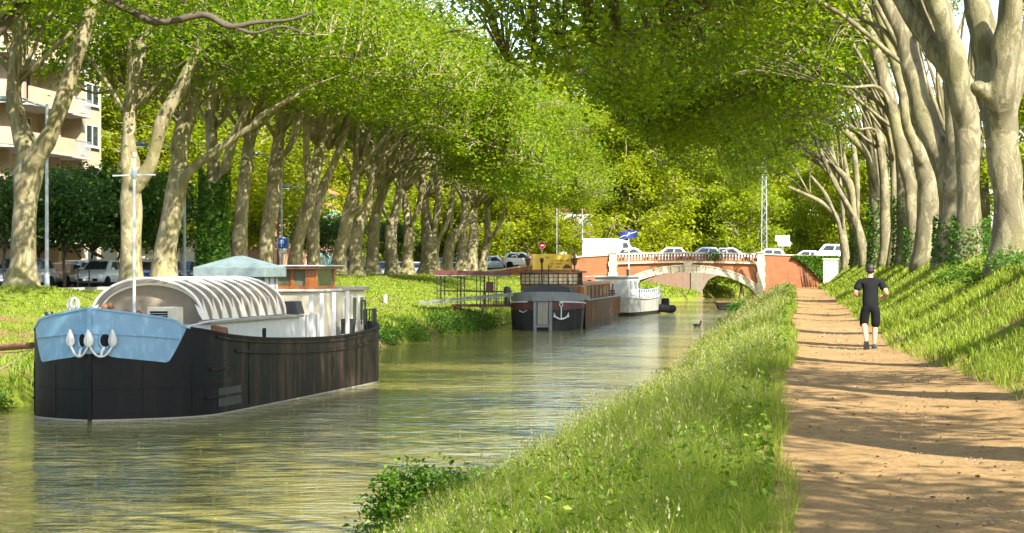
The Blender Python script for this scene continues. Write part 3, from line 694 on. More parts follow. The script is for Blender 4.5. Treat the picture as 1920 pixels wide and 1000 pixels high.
# -- right row
RT = [
 (50.7, [[(1902,490,84),(1894,400,62),(1885,320,62),(1876,240,68),(1868,170,80),(1856,110,66),(1842,50,56),(1826,-10,48),(1810,-80,40)], [(1877,260,40),(1876,190,52),(1884,110,56),(1893,40,48),(1900,-30,40)], [(1880,300,36),(1884,230,44),(1902,160,40),(1916,90,36),(1940,20,30)], [(1864,195,24),(1842,172,32),(1830,162,28)]]),
 (63.4, [[(1818,490,56),(1816,400,45),(1814,270,50),(1803,175,56),(1772,112,52),(1735,60,46),(1699,10,40),(1672,-40,34)], [(1812,260,40),(1806,200,44),(1790,110,44),(1768,40,42),(1748,-20,38),(1730,-90,30)]]),
 (71.7, [[(1779,490,52),(1780,420,44),(1780,351,45),(1768,300,48),(1742,243,47),(1722,180,43),(1705,110,40),(1686,50,38),(1660,-10,35),(1630,-70,28)], [(1780,430,30),(1782,350,34),(1790,260,36),(1786,180,34),(1776,90,32),(1770,0,28)]]),
 (82.5, [[(1741,492,58),(1742,420,48),(1742,351,46),(1732,300,40),(1734,220,33),(1720,140,30),(1698,60,27),(1676,-20,22)], [(1738,330,24),(1722,285,24),(1700,235,20),(1690,160,20),(1664,80,18),(1640,0,15)]]),
 (92, [[(1714,490,26),(1710,420,21),(1706,351,22),(1697,315,26),(1684,250,24),(1668,190,24),(1654,140,24),(1638,80,20),(1622,20,18),(1606,-40,14)]]),
 (104, [[(1694,490,28),(1692,420,22),(1690,340,20),(1686,260,18),(1672,180,17),(1650,90,14),(1634,0,12)]]),
 (111, [[(1677,490,24),(1678,430,17),(1678,367,17),(1672,265,16),(1642,180,15),(1603,108,13),(1570,62,11),(1543,27,9)], [(1676,300,10),(1660,210,11),(1646,120,10),(1640,40,8)]]),
 (122, [[(1661,490,26),(1660,430,20),(1658,350,18),(1650,270,16),(1630,180,14),(1606,90,12),(1596,10,10)]]),
 (131, [[(1648,488,36),(1646,430,27),(1642,367,25),(1629,250,20),(1610,120,16),(1597,27,13)], [(1642,360,14),(1629,297,15),(1586,248,12),(1537,216,9),(1483,202,6)], [(1630,300,10),(1606,220,10),(1580,140,8),(1560,60,6)]]),
 (155, [[(1624,486,22),(1612,440,17),(1602,405,16),(1596,352,15),(1572,320,12),(1548,302,10),(1499,275,8),(1456,259,5)], [(1604,410,11),(1586,380,11),(1556,325,9),(1520,240,6)], [(1610,430,10),(1606,330,11),(1594,230,9),(1582,130,7)]]),
 (174, [[(1608,486,22),(1602,440,17),(1594,400,15),(1572,350,12),(1540,310,9),(1504,290,5)], [(1600,430,11),(1588,330,10),(1570,240,8),(1556,150,6)]]),
 (192, [[(1588,482,20),(1580,440,16),(1570,408,14),(1537,378,9),(1478,351,5)], [(1582,445,11),(1578,370,10),(1560,280,8),(1545,200,6)], [(1576,425,9),(1548,366,8),(1520,330,5)]]),
]
RLAB = ['huge sunlit plane tree with a cut stub, filling the edge beside the path', 'thick shaded plane tree next to the sunlit one with the cut stub', 'plane tree whose huge dark limb bows left over the path',
        'broad plane trunk left of the one with the bowed dark limb']
for i, (Y, ln) in enumerate(RT):
    bx = ln[0][0][0]; x = (bx-1490)*Y/4000; base = (x, Y, float(Z(x, Y)))
    lab = RLAB[i] if i < len(RLAB) else '%s plane tree along the towpath, counted from the sunlit one' % ORD[i]
    v = 'rhigh%d' % (i % 2) if i < 2 else ('rover%d' % (i % 3) if i < 10 else 'rlow%d' % (i % 3))
    tree(base, px_lines(Y, ln, base, .7), v, M['bark_grey'], lab, 'plane trees in the row above the towpath', math.pi+rnd.uniform(-.3, .3), (.8 if i == 10 else .6 if i == 11 else 1.0), remesh=.06 if i < 4 else 0)
VAR['rskirt0'] = crown_variant('plane_rskirt0', [((-3,0,9.3),(4,5.5,2.6),.9), ((2,0,18),(5,5,4),1.0), ((8,0,12),(6,5,3.8),1.6)], 330, 36, .22, 190, limbs=7, r0=.12)
OFF = ['first', 'second', 'third', 'fourth', 'fifth', 'sixth']
for i, Y in enumerate((42, 33.5, 25, 16, 7, -2)):
    base = (5.3, Y, float(Z(5.3, Y))); Ls = [[(2*base[0]-p[0], *p[1:]) for p in l] for l in plain_lines(base, 12, .9, .5)]
    tree(base, Ls, 'rover%d' % (i % 3) if i < 2 else 'rskirt0', M['bark_grey'], '%s plane tree above the towpath outside the picture, counted back from the sunlit one' % OFF[i], 'plane trees in the row above the towpath', math.pi+rnd.uniform(-.3, .3))
for i, Y in enumerate((97, 113, 128, 146, 166)):
    base = (8.6, Y, float(Z(8.6, Y))); Ls = [[(2*base[0]-p[0], *p[1:]) for p in l] for l in plain_lines(base, 12, .8, .8)]
    tree(base, Ls, 'rhigh%d' % (i % 2), M['bark_grey'], '%s plane tree of the second row, glimpsed behind the towpath trunks' % ORD[i], 'plane trees of the second row behind the towpath row', math.pi+rnd.uniform(-.3, .3))
# boughs of the right row that hang over the canal are part of the lower crowns above

# -- trees beyond the street, beyond the bridge and behind the right row
def simple_tree(x, y, z, var, leaf, label, group, s=1.0, d=.5, name='tree', h=6.5, bark='bark'):
    base = (x, y, z); L = [[(x, y, z-.3, d*1.1), (x+.1, y, z+h*.35, d), (x, y+.1, z+h*.7, d*.85), (x+.1, y, z+h, d*.7)]]
    return tree(base, L, var, M[bark], label, group, rnd.uniform(0, 6.28), s, leaf, 8, name, 'tree', h)
k = 0
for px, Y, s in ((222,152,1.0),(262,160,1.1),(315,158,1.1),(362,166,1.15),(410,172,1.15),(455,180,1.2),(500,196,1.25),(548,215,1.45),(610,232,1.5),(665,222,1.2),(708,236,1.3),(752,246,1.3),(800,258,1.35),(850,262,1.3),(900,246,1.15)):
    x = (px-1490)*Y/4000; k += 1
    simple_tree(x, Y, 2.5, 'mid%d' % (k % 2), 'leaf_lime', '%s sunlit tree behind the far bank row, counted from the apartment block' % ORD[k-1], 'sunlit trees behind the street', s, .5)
k = 0
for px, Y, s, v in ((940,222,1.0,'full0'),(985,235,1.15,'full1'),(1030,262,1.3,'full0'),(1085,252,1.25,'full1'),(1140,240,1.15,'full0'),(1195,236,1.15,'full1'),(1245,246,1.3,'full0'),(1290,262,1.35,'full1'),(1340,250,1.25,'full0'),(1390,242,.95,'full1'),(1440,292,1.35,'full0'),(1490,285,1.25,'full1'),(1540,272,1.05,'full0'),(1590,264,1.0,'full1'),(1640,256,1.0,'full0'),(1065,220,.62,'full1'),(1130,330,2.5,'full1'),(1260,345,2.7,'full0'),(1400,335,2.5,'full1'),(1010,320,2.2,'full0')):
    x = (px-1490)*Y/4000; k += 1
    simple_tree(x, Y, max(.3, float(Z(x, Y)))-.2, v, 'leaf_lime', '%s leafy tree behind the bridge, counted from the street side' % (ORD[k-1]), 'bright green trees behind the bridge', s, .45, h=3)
k = 0
for px, Y, s in ((5,104,1.0),(70,112,1.1),(118,108,1.05),(170,113,1.15),(228,116,1.2),(290,122,1.15),(-30,108,1.0)):
    x = (px-1490)*Y/4000 ; k += 1
    simple_tree(x, Y, 2.3, 'small%d' % (k % 2), 'leaf_dark', '%s small dark green tree along the street, counted from the picture edge' % ORD[k-1], 'small dark trees in front of the apartment block', s*.92, .16, 'street_tree', 1.9, 'bark_dark')
for i, (px, Y) in enumerate(((640,186),(588,178),(735,205),(780,225))):
    x = (px-1490)*Y/4000
    simple_tree(x, Y, 2.5, 'small%d' % (i % 2), 'leaf_dark', ['round dark bush below the turquoise shutters', 'small dark tree in front of the brick house', 'clipped green tree between the far bank trunks', 'small green tree before the white house'][i], 'small dark trees in front of the houses', .8, .12, 'street_tree', 1.9, 'bark_dark')
for i, (x, Y) in enumerate(((13, 95), (16, 128), (12, 165), (15, 62))):
    simple_tree(x, Y, 3.8, 'full%d' % (i % 2), 'leaf_lime', '%s bushy tree behind the towpath row' % ORD[i], 'bushy trees behind the towpath row', .75, .35, h=3)

# ------------------------------------------------------------------ brick bridge
BY = 200.0; AC, AH, AZ0, AZ1 = -10.0, 6.55, .25, 3.0
def arch_z(x, grow=0): 
    u = np.clip((x-AC)/(AH+grow), -1, 1); return AZ0 + (AZ1-AZ0+grow)*math.sqrt(max(0, 1-u*u))
def camber(x): return -.16*((x-AC)/7.2)**2
br = empty('brick_bridge', (AC, BY, 0), 0, 'low red brick bridge with one pale stone arch over the canal', 'bridge')
def bl(mb, name, mat, parent=br, **k):      # bridge parts are authored in world space
    mb.v = [(x-AC, y-BY, z) for x, y, z in mb.v]; return mb.build(name, mat, parent, **k)
xsA = np.linspace(-17.0, -3.0, 57)
for y0, y1 in ((BY, BY+.6), (BY+8.4, BY+9)):
    m = MB()
    for i in range(len(xsA)-1):
        a, b = xsA[i], xsA[i+1]
        za, zb = [arch_z(q) if abs(q-AC) < AH else -.8 for q in (a, b)]
        m.add([(a,y0,za),(b,y0,zb),(b,y0,3.86+camber(b)),(a,y0,3.86+camber(a)),(a,y1,za),(b,y1,zb),(b,y1,3.86+camber(b)),(a,y1,3.86+camber(a))],
              [(0,1,2,3),(5,4,7,6),(4,5,1,0),(3,2,6,7)])
    bl(m, 'spandrel_wall', M['brick'])
m = MB(); th = np.linspace(0, math.pi, 33)
for i in range(32):
    q = [(AC+AH*math.cos(t_), AZ0+(AZ1-AZ0)*math.sin(t_)) for t_ in (th[i], th[i+1])]
    m.add([(q[0][0],BY+.3,q[0][1]),(q[1][0],BY+.3,q[1][1]),(q[1][0],BY+8.7,q[1][1]),(q[0][0],BY+8.7,q[0][1])], [(0,1,2,3)])
m.box(AC-AH-.4, AC-AH+.02, BY+.3, BY+8.7, -.8, AZ0+.02); m.box(AC+AH-.02, AC+AH+.4, BY+.3, BY+8.7, -.8, AZ0+.02)
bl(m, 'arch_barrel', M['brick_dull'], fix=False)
# voussoirs of the pale arch ring
NV = 26; th = np.linspace(0, math.pi, NV+1)
for i in range(NV):
    a0, a1 = th[i]+.004, th[i+1]-.004; m = MB(); q = []
    for a in (a0, (a0+a1)/2, a1): q.append((AC+(AH-.03)*math.cos(a), AZ0+(AZ1-AZ0-.03)*math.sin(a)))
    for a in (a1, (a0+a1)/2, a0): q.append((AC+(AH+.55)*math.cos(a), AZ0+(AZ1-AZ0+.55)*math.sin(a)))
    m.prism(q, BY-.09-.01*(i % 2), BY+.3); bl(m, 'voussoir', M['stone'])
m = MB()
for i in range(40):                                   # moulding above the ring
    a0, a1 = math.pi*i/40, math.pi*(i+1)/40; q = []
    for a, r in ((a0,.57),(a1,.57),(a1,.68),(a0,.68)): q.append((AC+(AH+r)*math.cos(a), AZ0+(AZ1-AZ0+r)*math.sin(a)))
    m.prism(q, BY-.14, BY+.1)
bl(m, 'arch_moulding', M['stone'])
m = MB(); m.prism([(AC-.28, AZ1-.12), (AC+.28, AZ1-.12), (AC+.42, 3.83), (AC-.42, 3.83)], BY-.24, BY+.2); bl(m, 'keystone', M['stone'])
def strip(z0, z1, y0, y1, xa, xb, n=20):
    m = MB(); q = np.linspace(xa, xb, n+1)
    for i in range(n):
        a, b = q[i], q[i+1]; ca, cb_ = camber(a), camber(b)
        m.add([(a,y0,z0+ca),(b,y0,z0+cb_),(b,y1,z0+cb_),(a,y1,z0+ca),(a,y0,z1+ca),(b,y0,z1+cb_),(b,y1,z1+cb_),(a,y1,z1+ca)], [(0,1,5,4),(2,3,7,6),(4,5,6,7),(3,2,1,0)])
    return m
bl(strip(3.84, 4.02, BY-.22, BY+.62, -16.75, -3.45), 'cornice', M['stone'])
bl(strip(4.02, 4.12, BY-.05, BY+.35, -16.75, -3.45), 'bottom_rail', M['terracotta'])
bl(strip(4.70, 4.86, BY-.10, BY+.40, -16.75, -3.45), 'coping', M['stone'])
bl(strip(4.05, 4.8, BY+8.6, BY+8.9, -16.75, -3.45), 'rear_parapet', M['brick'])
bm0 = MB(); bm0.lathe([(.13,0),(.13,.05),(.08,.09),(.115,.2),(.125,.28),(.085,.42),(.07,.48),(.125,.53),(.125,.585)], n=8)
bal0 = bm0.build('baluster', M['terracotta'], br, True); NB = 46
for i in range(NB):
    x = -16.55 + i*(12.9/(NB-1)); o = bal0 if i == 0 else bal0.copy()
    if i: col.objects.link(o)
    o.location = (x-AC, .15, 4.12+camber(x))
for x0, x1 in ((-17.35, -16.72), (-3.48, -2.85)):
    m = MB(); m.box(x0, x1, BY-.18, BY+.5, -.5, 4.72, .03); m.box(x0-.07, x1+.07, BY-.25, BY+.57, 4.72, 4.86, .02)
    for k in range(9): m.box(x0-(.10 if k % 2 else .02), x1+(.10 if k % 2 else .02), BY-.20, BY+.3, k*.5+.02, k*.5+.46)
    bl(m, 'stone_pier', M['stone'])
m = MB(); m.prism([(-37,1.2),(-17.3,-.6),(-17.3,4.55),(-20.2,4.38),(-27.5,3.15),(-37,2.35)], BY+.02, BY+.45); bl(m, 'wing_wall', M['brick'])
m = MB()
for a, b in (((-17.3,4.55),(-20.2,4.38)),((-20.2,4.38),(-27.5,3.15)),((-27.5,3.15),(-37,2.35))): m.bar((a[0],BY+.22,a[1]+.05),(b[0],BY+.22,b[1]+.05),.6,.14)
bl(m, 'wing_coping', M['stone'])
m = MB(); m.prism([(-2.88,-.4),(3.9,.6),(3.9,4.38),(-2.88,4.62)], BY+.02, BY+.5); bl(m, 'wing_wall', M['brick'])
m = MB(); m.bar((-2.88,BY+.24,4.66),(3.9,BY+.24,4.43),.62,.12); bl(m, 'wing_coping', M['stone'])
m = MB()
q = np.linspace(-17.2, -3.2, 12)
for i in range(11):
    a, b = q[i], q[i+1]; m.add([(a,BY+.6,3.84+camber(a)),(b,BY+.6,3.84+camber(b)),(b,BY+8.5,3.84+camber(b)),(a,BY+8.5,3.84+camber(a))], [(0,1,2,3)])
bl(m, 'deck', M['asphalt'], fix=False)
# road over the bridge ramps
m = MB(); q = list(np.linspace(-44, -16.9, 14)); 
for i in range(13):
    a, b = q[i], q[i+1]; m.add([(a,BY+1,deck_z(a)+.02),(b,BY+1,deck_z(b)+.02),(b,BY+8.6,deck_z(b)+.02),(a,BY+8.6,deck_z(a)+.02)], [(0,1,2,3)])
m.add([(-3.4,BY+1,3.87),(60,BY+1,3.9),(60,BY+8.6,3.9),(-3.4,BY+8.6,3.87)], [(0,1,2,3)])
tag(m.build('road', M['asphalt'], fix=False), 'asphalt road leading over the brick bridge', None, None, 'structure')

# older bridge seen through the arch
ob = empty('old_bridge', (-10, 232, 0), 0, 'dull old brick bridge seen through the stone arch', 'bridge')
def arch_wall(parent, name, x0, x1, cx, hw, z0, zc, zt, th_, mat):
    m = MB(); xs_ = sorted(set(list(np.linspace(x0, x1, 40)) + [cx-hw, cx+hw]))
    for a, b in zip(xs_[:-1], xs_[1:]):
        f = lambda q: (z0+(zc-z0)*math.sqrt(max(0, 1-((q-cx)/hw)**2)) if abs(q-cx) < hw-1e-6 else (z0 if cx-hw-1e-6 < (a+b)/2 < cx+hw+1e-6 else -1.))
        za, zb = f(a), f(b)
        m.add([(a,0,za),(b,0,zb),(b,0,zt),(a,0,zt),(a,th_,za),(b,th_,zb),(b,th_,zt),(a,th_,zt)], [(0,1,2,3),(5,4,7,6),(4,5,1,0),(3,2,6,7)])
    return m.build(name, mat, parent)
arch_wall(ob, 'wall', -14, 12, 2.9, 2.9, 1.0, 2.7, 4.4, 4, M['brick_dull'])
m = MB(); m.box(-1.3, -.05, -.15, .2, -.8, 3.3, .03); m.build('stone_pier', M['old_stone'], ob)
m = MB()
for i in range(24):
    a0, a1 = math.pi*i/24, math.pi*(i+1)/24; m.prism([(2.9+(2.88+r)*math.cos(a), 1+(1.68+r)*math.sin(a)) for a, r in ((a0,0),(a1,0),(a1,.4),(a0,.4))], -.06, .1)
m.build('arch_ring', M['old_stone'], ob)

# white gate pillar where the path meets the bridge
gp = empty('gate_pillar', (3.3, 196, float(Z(3.3, 196))-.3), 0, 'white square pillar at the far end of the towpath', 'pillar')
m = MB(); m.box(-.68, .68, -.5, .5, 0, 2.25, .03); m.build('shaft', M['white_clean'], gp)
m = MB(); m.box(-.78, .78, -.6, .6, 2.25, 2.37, .03); m.build('cap', M['stone'], gp)

# ------------------------------------------------------------------ buildings
def window(parent, y0, y1, z0, z1, X, frame=M['white'], glass=M['glass'], shutter=None, sign=1):
    "window in a wall that faces +x (sign 1); child parts frame, pane"
    w = empty('window', (0,0,0)); w.parent = parent
    m = MB(); t_ = .07
    for a, b, c, d in ((y0,y0+t_,z0,z1),(y1-t_,y1,z0,z1),(y0+t_,y1-t_,z0,z0+t_),(y0+t_,y1-t_,z1-t_,z1),((y0+y1)/2-.035,(y0+y1)/2+.035,z0+t_,z1-t_)): m.box(X-.02, X+.06, a, b, c, d)
    m.box(X-.02, X+.16, y0-.1, y1+.1, z0-.1, z0-.005)
    m.build('frame', frame, w); MB().box(X-.01, X+.02, y0+t_, y1-t_, z0+t_, z1-t_).build('pane', glass, w)
    if shutter:
        for a, b in ((y0-.62*(y1-y0)/1.2, y0-.02), (y1+.02, y1+.62*(y1-y0)/1.2)):
            m = MB(); m.box(X+.01, X+.07, a, b, z0-.02, z1+.02)
            for k in range(9): zz = z0+.1+(z1-z0-.2)*k/8; m.box(X+.07, X+.09, a+.05, b-.05, zz-.03, zz+.03)
            m.build('shutter', shutter, w)
    return w

ap = empty('apartment_block', (-46, 130, 2.4), 0, 'tall cream apartment block with balconies behind the dark trees', 'building')
m = MB(); m.box(-16, 0, -22, -4.6, 0, 24); m.box(-16, 0, 7.6, 11.5, 0, 24); m.box(-16, -1.3, -4.6, 7.6, 0, 24)
for k in range(9): m.box(-1.3, 0, 3.45, 3.75, k*2.7, k*2.7+2.68)
m.build('wall', M['render_cream'], ap)
MB().box(-16.3, .5, -22.3, 11.8, 24, 24.5, .04).build('roof', M['concrete'], ap)
for k in range(8):
    zb = 2.7*k
    if k > 0:
        window(ap, 8.4, 10.9, zb+.85, zb+2.25, 0)
        b = empty('balcony'); b.parent = ap
        MB().box(-1.3, 1.0, -4.4, 3.45, zb-.16, zb).build('slab', M['concrete'], b)
        m = MB(); m.box(.88, 1.0, -4.4, 3.45, zb+.002, zb+.95); m.box(0, .88, 3.33, 3.45, zb+.002, zb+.95); m.build('parapet', M['render_cream'], b)
        b = empty('balcony'); b.parent = ap
        MB().box(-1.3, .7, 3.8, 7.55, zb-.16, zb).build('slab', M['concrete'], b)
        m = MB(); m.bar((.62,3.85,zb+.98),(.62,7.5,zb+.98),.05); m.bar((.62,3.85,zb+.08),(.62,7.5,zb+.08),.04)
        for q in np.linspace(3.85, 7.5, 24): m.bar((.62,q,zb+.08),(.62,q,zb+.98),.03)
        m.build('railing', M['steel'], b)
        window(ap, 4.4, 5.6, zb+.1, zb+2.2, -1.3); window(ap, -3.4, -2.2, zb+.1, zb+2.2, -1.3); window(ap, .4, 2.0, zb+.6, zb+2.2, -1.3)
        window(ap, -9.2, -7.2, zb+.1, zb+2.2, 0)
        b = empty('balcony'); b.parent = ap
        prof = [(1.45*math.sin(a), -6.9-2.0*math.cos(a)) for a in np.linspace(0, math.pi, 13)]
        m = MB(); m.prism([(x, y) for x, y in prof], zb-.16, zb, 'z'); m.build('slab', M['concrete'], b)
        m = MB()
        for (xa, ya), (xb, yb) in zip(prof[:-1], prof[1:]): m.bar((xa, ya, zb+.5), (xb, yb, zb+.5), .1, .98)
        m.build('parapet', M['render_pink'], b)
    else:
        window(ap, 8.6, 10.7, .9, 2.2, 0)
        m = MB(); m.box(-1.32, -1.25, -4, -1.5, 0, 2.3)
        for q in range(12): m.box(-1.25, -1.22, -3.95, -1.55, .1+q*.18, .22+q*.18)
        m.build('garage_door', M['brown_wood'], ap)

def house(name, y0, y1, h, wall, label, shut=None, floors=2, bays=3, roof=M['roof_tile'], X=-46, z0=2.4, band=None):
    o = empty(name, (X, y0, z0), 0, label, 'house'); L = y1-y0
    MB().box(-9, 0, 0, L, 0, h).build('wall', wall, o)
    m = MB(); m.prism([(-9.5,h),(.55,h),(.55,h+.15),(-4.5,h+2.2),(-9.5,h+.15)], -.3, L+.3); r = m.build('roof', roof, o)
    MB().box(-6.4, -5.6, L*.3, L*.3+.7, h+1, h+3.1).build('chimney', M['brick_house'], r)
    if band: MB().box(0, .12, 0, L, h*.49, h*.49+.25).build('string_course', band, o); MB().box(0, .3, -.1, L+.1, h-.3, h-.002).build('eaves_band', band, o)
    fh = h/floors
    for f in range(floors):
        for b in range(bays):
            c = L*(b+.5)/bays
            if f == 0 and b == bays//2:
                d = MB().box(-.02, .05, c-.5, c+.5, 0, 2.2).build('door', M['brown_wood'], o); MB().box(.05, .1, c+.3, c+.4, 1, 1.1).build('handle', M['steel'], d); continue
            window(o, c-.6, c+.6, f*fh+.9, f*fh+min(2.5, fh-.4), 0, shutter=shut)
            MB().box(0, .1, c-.8, c+.8, f*fh+min(2.5, fh-.4)+.05, f*fh+min(2.5, fh-.4)+.3).build('lintel', M['stone'], o)
    return o
house('town_house', 158, 174, 6.4, M['render_white'], 'low pale house behind the ivy clad trunk', None, 2, 4)
house('town_house', 186, 203, 7.6, M['brick_house'], 'red brick house with dark windows behind the blue parking sign', None, 2, 5, band=M['stone'])
house('town_house', 205, 219, 8.2, M['brick_house'], 'red brick house with turquoise shutters and pale bands', M['turquoise'], 2, 4, band=M['stone'])
house('town_house', 228, 246, 9.0, M['render_white'], 'white town house behind the far bank trunks', M['grey_wood'], 3, 4, band=M['stone'])
house('town_house', 252, 268, 10.5, M['render_yellow'], 'yellow town house near the bridge ramp', M['grey_wood'], 3, 4, X=-45)
house('town_house', 275, 296, 9.5, M['render_white'], 'pale town house farthest along the street', M['turquoise'], 3, 4, X=-44)
# pale house behind the bridge, facing the canal street
ph = empty('corner_house', (-24.3, 234, 1.6), 0, 'pale corner house behind the left end of the bridge', 'house')
MB().box(-1.6, 2.0, 0, 9, 0, 8).build('wall', M['render_white'], ph); m = MB(); m.prism([(-2,8),(2.4,8),(.2,9.6)], -.3, 9.3); m.build('roof', M['roof_tile'], ph)
for f in range(2):
    for c in (-.7, 1.1):
        w = empty('window'); w.parent = ph; MB().box(c-.45, c+.45, -.05, .02, 1+f*3.6, 2.9+f*3.6).build('pane', M['glass'], w)
        m = MB(); m.box(c-.55, c+.55, -.09, -.05, .9+f*3.6, .998+f*3.6); m.box(c-.55, c-.455, -.09, -.05, 1+f*3.6, 2.9+f*3.6); m.box(c+.455, c+.55, -.09, -.05, 1+f*3.6, 2.9+f*3.6); m.build('frame', M['white'], w)
tw = empty('apartment_tower', (24.6, 205, 3.8), 0, 'white apartment tower at the picture edge behind the sunlit tree', 'building')
MB().box(-4, 14, 4, 16, 0, 23).build('wall', M['white_clean'], tw); MB().box(-4.3, 14.3, 3.7, 16.3, 23, 23.4).build('roof', M['concrete'], tw)
for f in range(7):
    for c in (-2.9, -.3, 2.4, 5):
        w = empty('window'); w.parent = tw; zz = 1+f*3.1
        MB().box(c-.6, c+.6, 3.96, 4.02, zz, zz+1.5).build('pane', M['glass'], w)
        m = MB(); m.box(c-.7, c+.7, 3.9, 3.96, zz-.12, zz); m.box(c-.7, c-.6, 3.92, 3.98, zz, zz+1.5); m.box(c+.6, c+.7, 3.92, 3.98, zz, zz+1.5); m.build('frame', M['concrete'], w)

# ------------------------------------------------------------------ cars
def car(loc, rz, paintm, label, group='cars parked on the street', H=1.47, L=3.5, W=1.62, boxy=False, van=False, front_dark=False, name='parked_car'):
    root = empty(name, loc, rz, label, 'car', group)
    h2 = W/2; belt = H*.60; bon = H*.50
    # lower body: stations along y (front = -L/2): (y, half width, bottom, top, shoulder)
    if boxy: st = [(-.5,.86,.28,.50),(-.485,.95,.20,.55),(-.40,1,.18,.57),(-.20,1,.18,.60),(-.17,1,.18,.62),(.28,1,.18,.63),(.30,1,.18,.61),(.46,1,.18,.59),(.485,.95,.22,.57),(.5,.88,.30,.50)]
    else: st = [(-.5,.70,.30,.38),(-.485,.86,.22,.45),(-.44,.95,.17,.51),(-.36,.99,.16,.57),(-.26,1,.16,.63),(-.1,1,.16,.64),(.25,1,.16,.66),(.42,.99,.17,.67),(.48,.94,.2,.62),(.5,.86,.28,.5)]
    m = MB(); n = 12
    for y, w, zb, zt in st:
        hw = h2*w; a, b = zb*H, zt*H; mid = (a+b)/2
        m.v += [(x, y*L, z) for x, z in ((-hw*.80,a),(hw*.80,a),(hw*.96,a+.06),(hw,mid-.02),(hw*.985,mid+(b-mid)*.55),(hw*.93,b-.03),(hw*.80,b),(-hw*.80,b),(-hw*.93,b-.03),(-hw*.985,mid+(b-mid)*.55),(-hw,mid-.02),(-hw*.96,a+.06))]
    for i in range(len(st)-1):
        for k in range(n): m.f.append((i*n+k, i*n+(k+1) % n, (i+1)*n+(k+1) % n, (i+1)*n+k))
    m.f += [tuple(range(n)), tuple(range((len(st)-1)*n, len(st)*n))]
    body = m.build('body', paintm, root, True)
    # greenhouse
    if boxy: gb, gt = (-.17, .30), (-.06, .24)
    elif van: gb, gt = (-.36, .49), (-.20, .47)
    else: gb, gt = (-.27, .475), (-.06, .36)
    zb, zt = belt+.01, H; wb, wt = h2*.93, h2*.74
    def g(y, x, z): return (x, y*L, z)
    ring = [[g(gb[0],-wb*.9,zb), g(gb[0],wb*.9,zb), g(gb[0]+.05,wb,zb), g(gb[1]-.03,wb*.98,zb), g(gb[1],wb*.85,zb), g(gb[1],-wb*.85,zb), g(gb[1]-.03,-wb*.98,zb), g(gb[0]+.05,-wb,zb)],
            [g(gt[0],-wt*.88,zt-.06), g(gt[0],wt*.88,zt-.06), g(gt[0]+.05,wt,zt-.07), g(gt[1]-.03,wt*.96,zt-.10), g(gt[1],wt*.85,zt-.11), g(gt[1],-wt*.85,zt-.11), g(gt[1]-.03,-wt*.96,zt-.10), g(gt[0]+.05,-wt,zt-.07)],
            [g(gt[0]+.05,-wt*.75,zt), g(gt[0]+.05,wt*.75,zt), g(gt[0]+.08,wt*.85,zt), g(gt[1]-.08,wt*.8,zt-.02), g(gt[1]-.05,wt*.7,zt-.03), g(gt[1]-.05,-wt*.7,zt-.03), g(gt[1]-.08,-wt*.8,zt-.02), g(gt[0]+.08,-wt*.85,zt)]]
    m = MB(); m.v = [q for r_ in ring for q in r_]
    for i in range(2):
        for k in range(8): m.f.append((i*8+k, i*8+(k+1) % 8, i*8+8+(k+1) % 8, i*8+8+k))
    m.f.append(tuple(range(16, 24))); m.build('cabin', paintm, root, True)
    def pane(q, nm='window', off=.008):
        q = [Vector(p) for p in q]; c = sum(q, Vector())/len(q); nrm = (q[1]-q[0]).cross(q[2]-q[0]).normalized()
        if nrm.dot(c-Vector((0, (gb[0]+gb[1])/2*L, (zb+zt)/2))) < 0: nrm = -nrm
        m = MB(); k = len(q); m.add([p+nrm*off for p in q]+[p-nrm*.01 for p in q], [tuple(range(k))]+[(i, (i+1) % k, k+(i+1) % k, k+i) for i in range(k)]); return m.build(nm, M['glass'], root)
    lerp = lambda a, b, t_: tuple(a[i]+(b[i]-a[i])*t_ for i in range(3))
    def sub(A, B, C, D, u0, u1, v0, v1):
        f = lambda u, v: lerp(lerp(A, B, u), lerp(D, C, u), v); return [f(u0,v0), f(u1,v0), f(u1,v1), f(u0,v1)]
    r0, r1 = ring[0], ring[1]
    pane(sub(r0[0], r0[1], r1[1], r1[0], .05, .95, .10, .93), 'windscreen'); pane(sub(r0[4], r0[5], r1[5], r1[4], .08, .92, .2, .9), 'rear_window')
    for A, B, C, D in ((r0[2], r0[3], r1[3], r1[2]), (r0[7], r0[6], r1[6], r1[7])):
        pane(sub(A, B, C, D, .05, .50, .10, .88)); pane(sub(A, B, C, D, .55, .93, .12, .86))
    for sx in (-1, 1):
        for yy in (-.325, .315):
            wr = .285 if H > 1.3 else .27
            c = (sx*(h2-.10), yy*L, wr); w_ = empty('wheel', c); w_.parent = root
            MB().lathe([(wr*.62,-.09),(wr*.93,-.095),(wr,-.06),(wr,.06),(wr*.93,.095),(wr*.62,.09)], n=18, axis='x').build('tyre', M['black_rubber'], w_, True)
            m = MB(); m.lathe([(.02,.075*sx),(wr*.2,.085*sx),(wr*.25,.07*sx),(wr*.6,.092*sx),(wr*.66,.08*sx)], n=18, axis='x', cap=False); m.build('rim', M['steel'], w_, True)
            m = MB(); m.lathe([(wr*1.16, sx*.105), (wr*1.16, -sx*.05)], (c[0]-sx*0.0, c[1], c[2]+.015), 18, 'x'); m.build('wheel_arch', M['black_rubber'], root)
        fy = -.5*L
        if boxy: m = MB().box(sx*h2*.55-.16, sx*h2*.55+.16, fy-.015, fy+.05, H*.40, H*.50, .01)
        else: m = MB().ball((sx*h2*.68, fy+.13, H*.445), (.17, .10, .085), 12, 8)
        m.build('headlight', M['lamp_glass'], root, True)
        MB().ball((sx*(h2+.06), gb[0]*L+.32, belt+.10), (.09, .05, .07)).build('mirror', paintm, root, True)
        MB().box(sx*h2*.84-.08, sx*h2*.84+.08, L*.5-.07, L*.5+.01, H*.48, H*.60, .01).build('tail_light', M['red'], root)
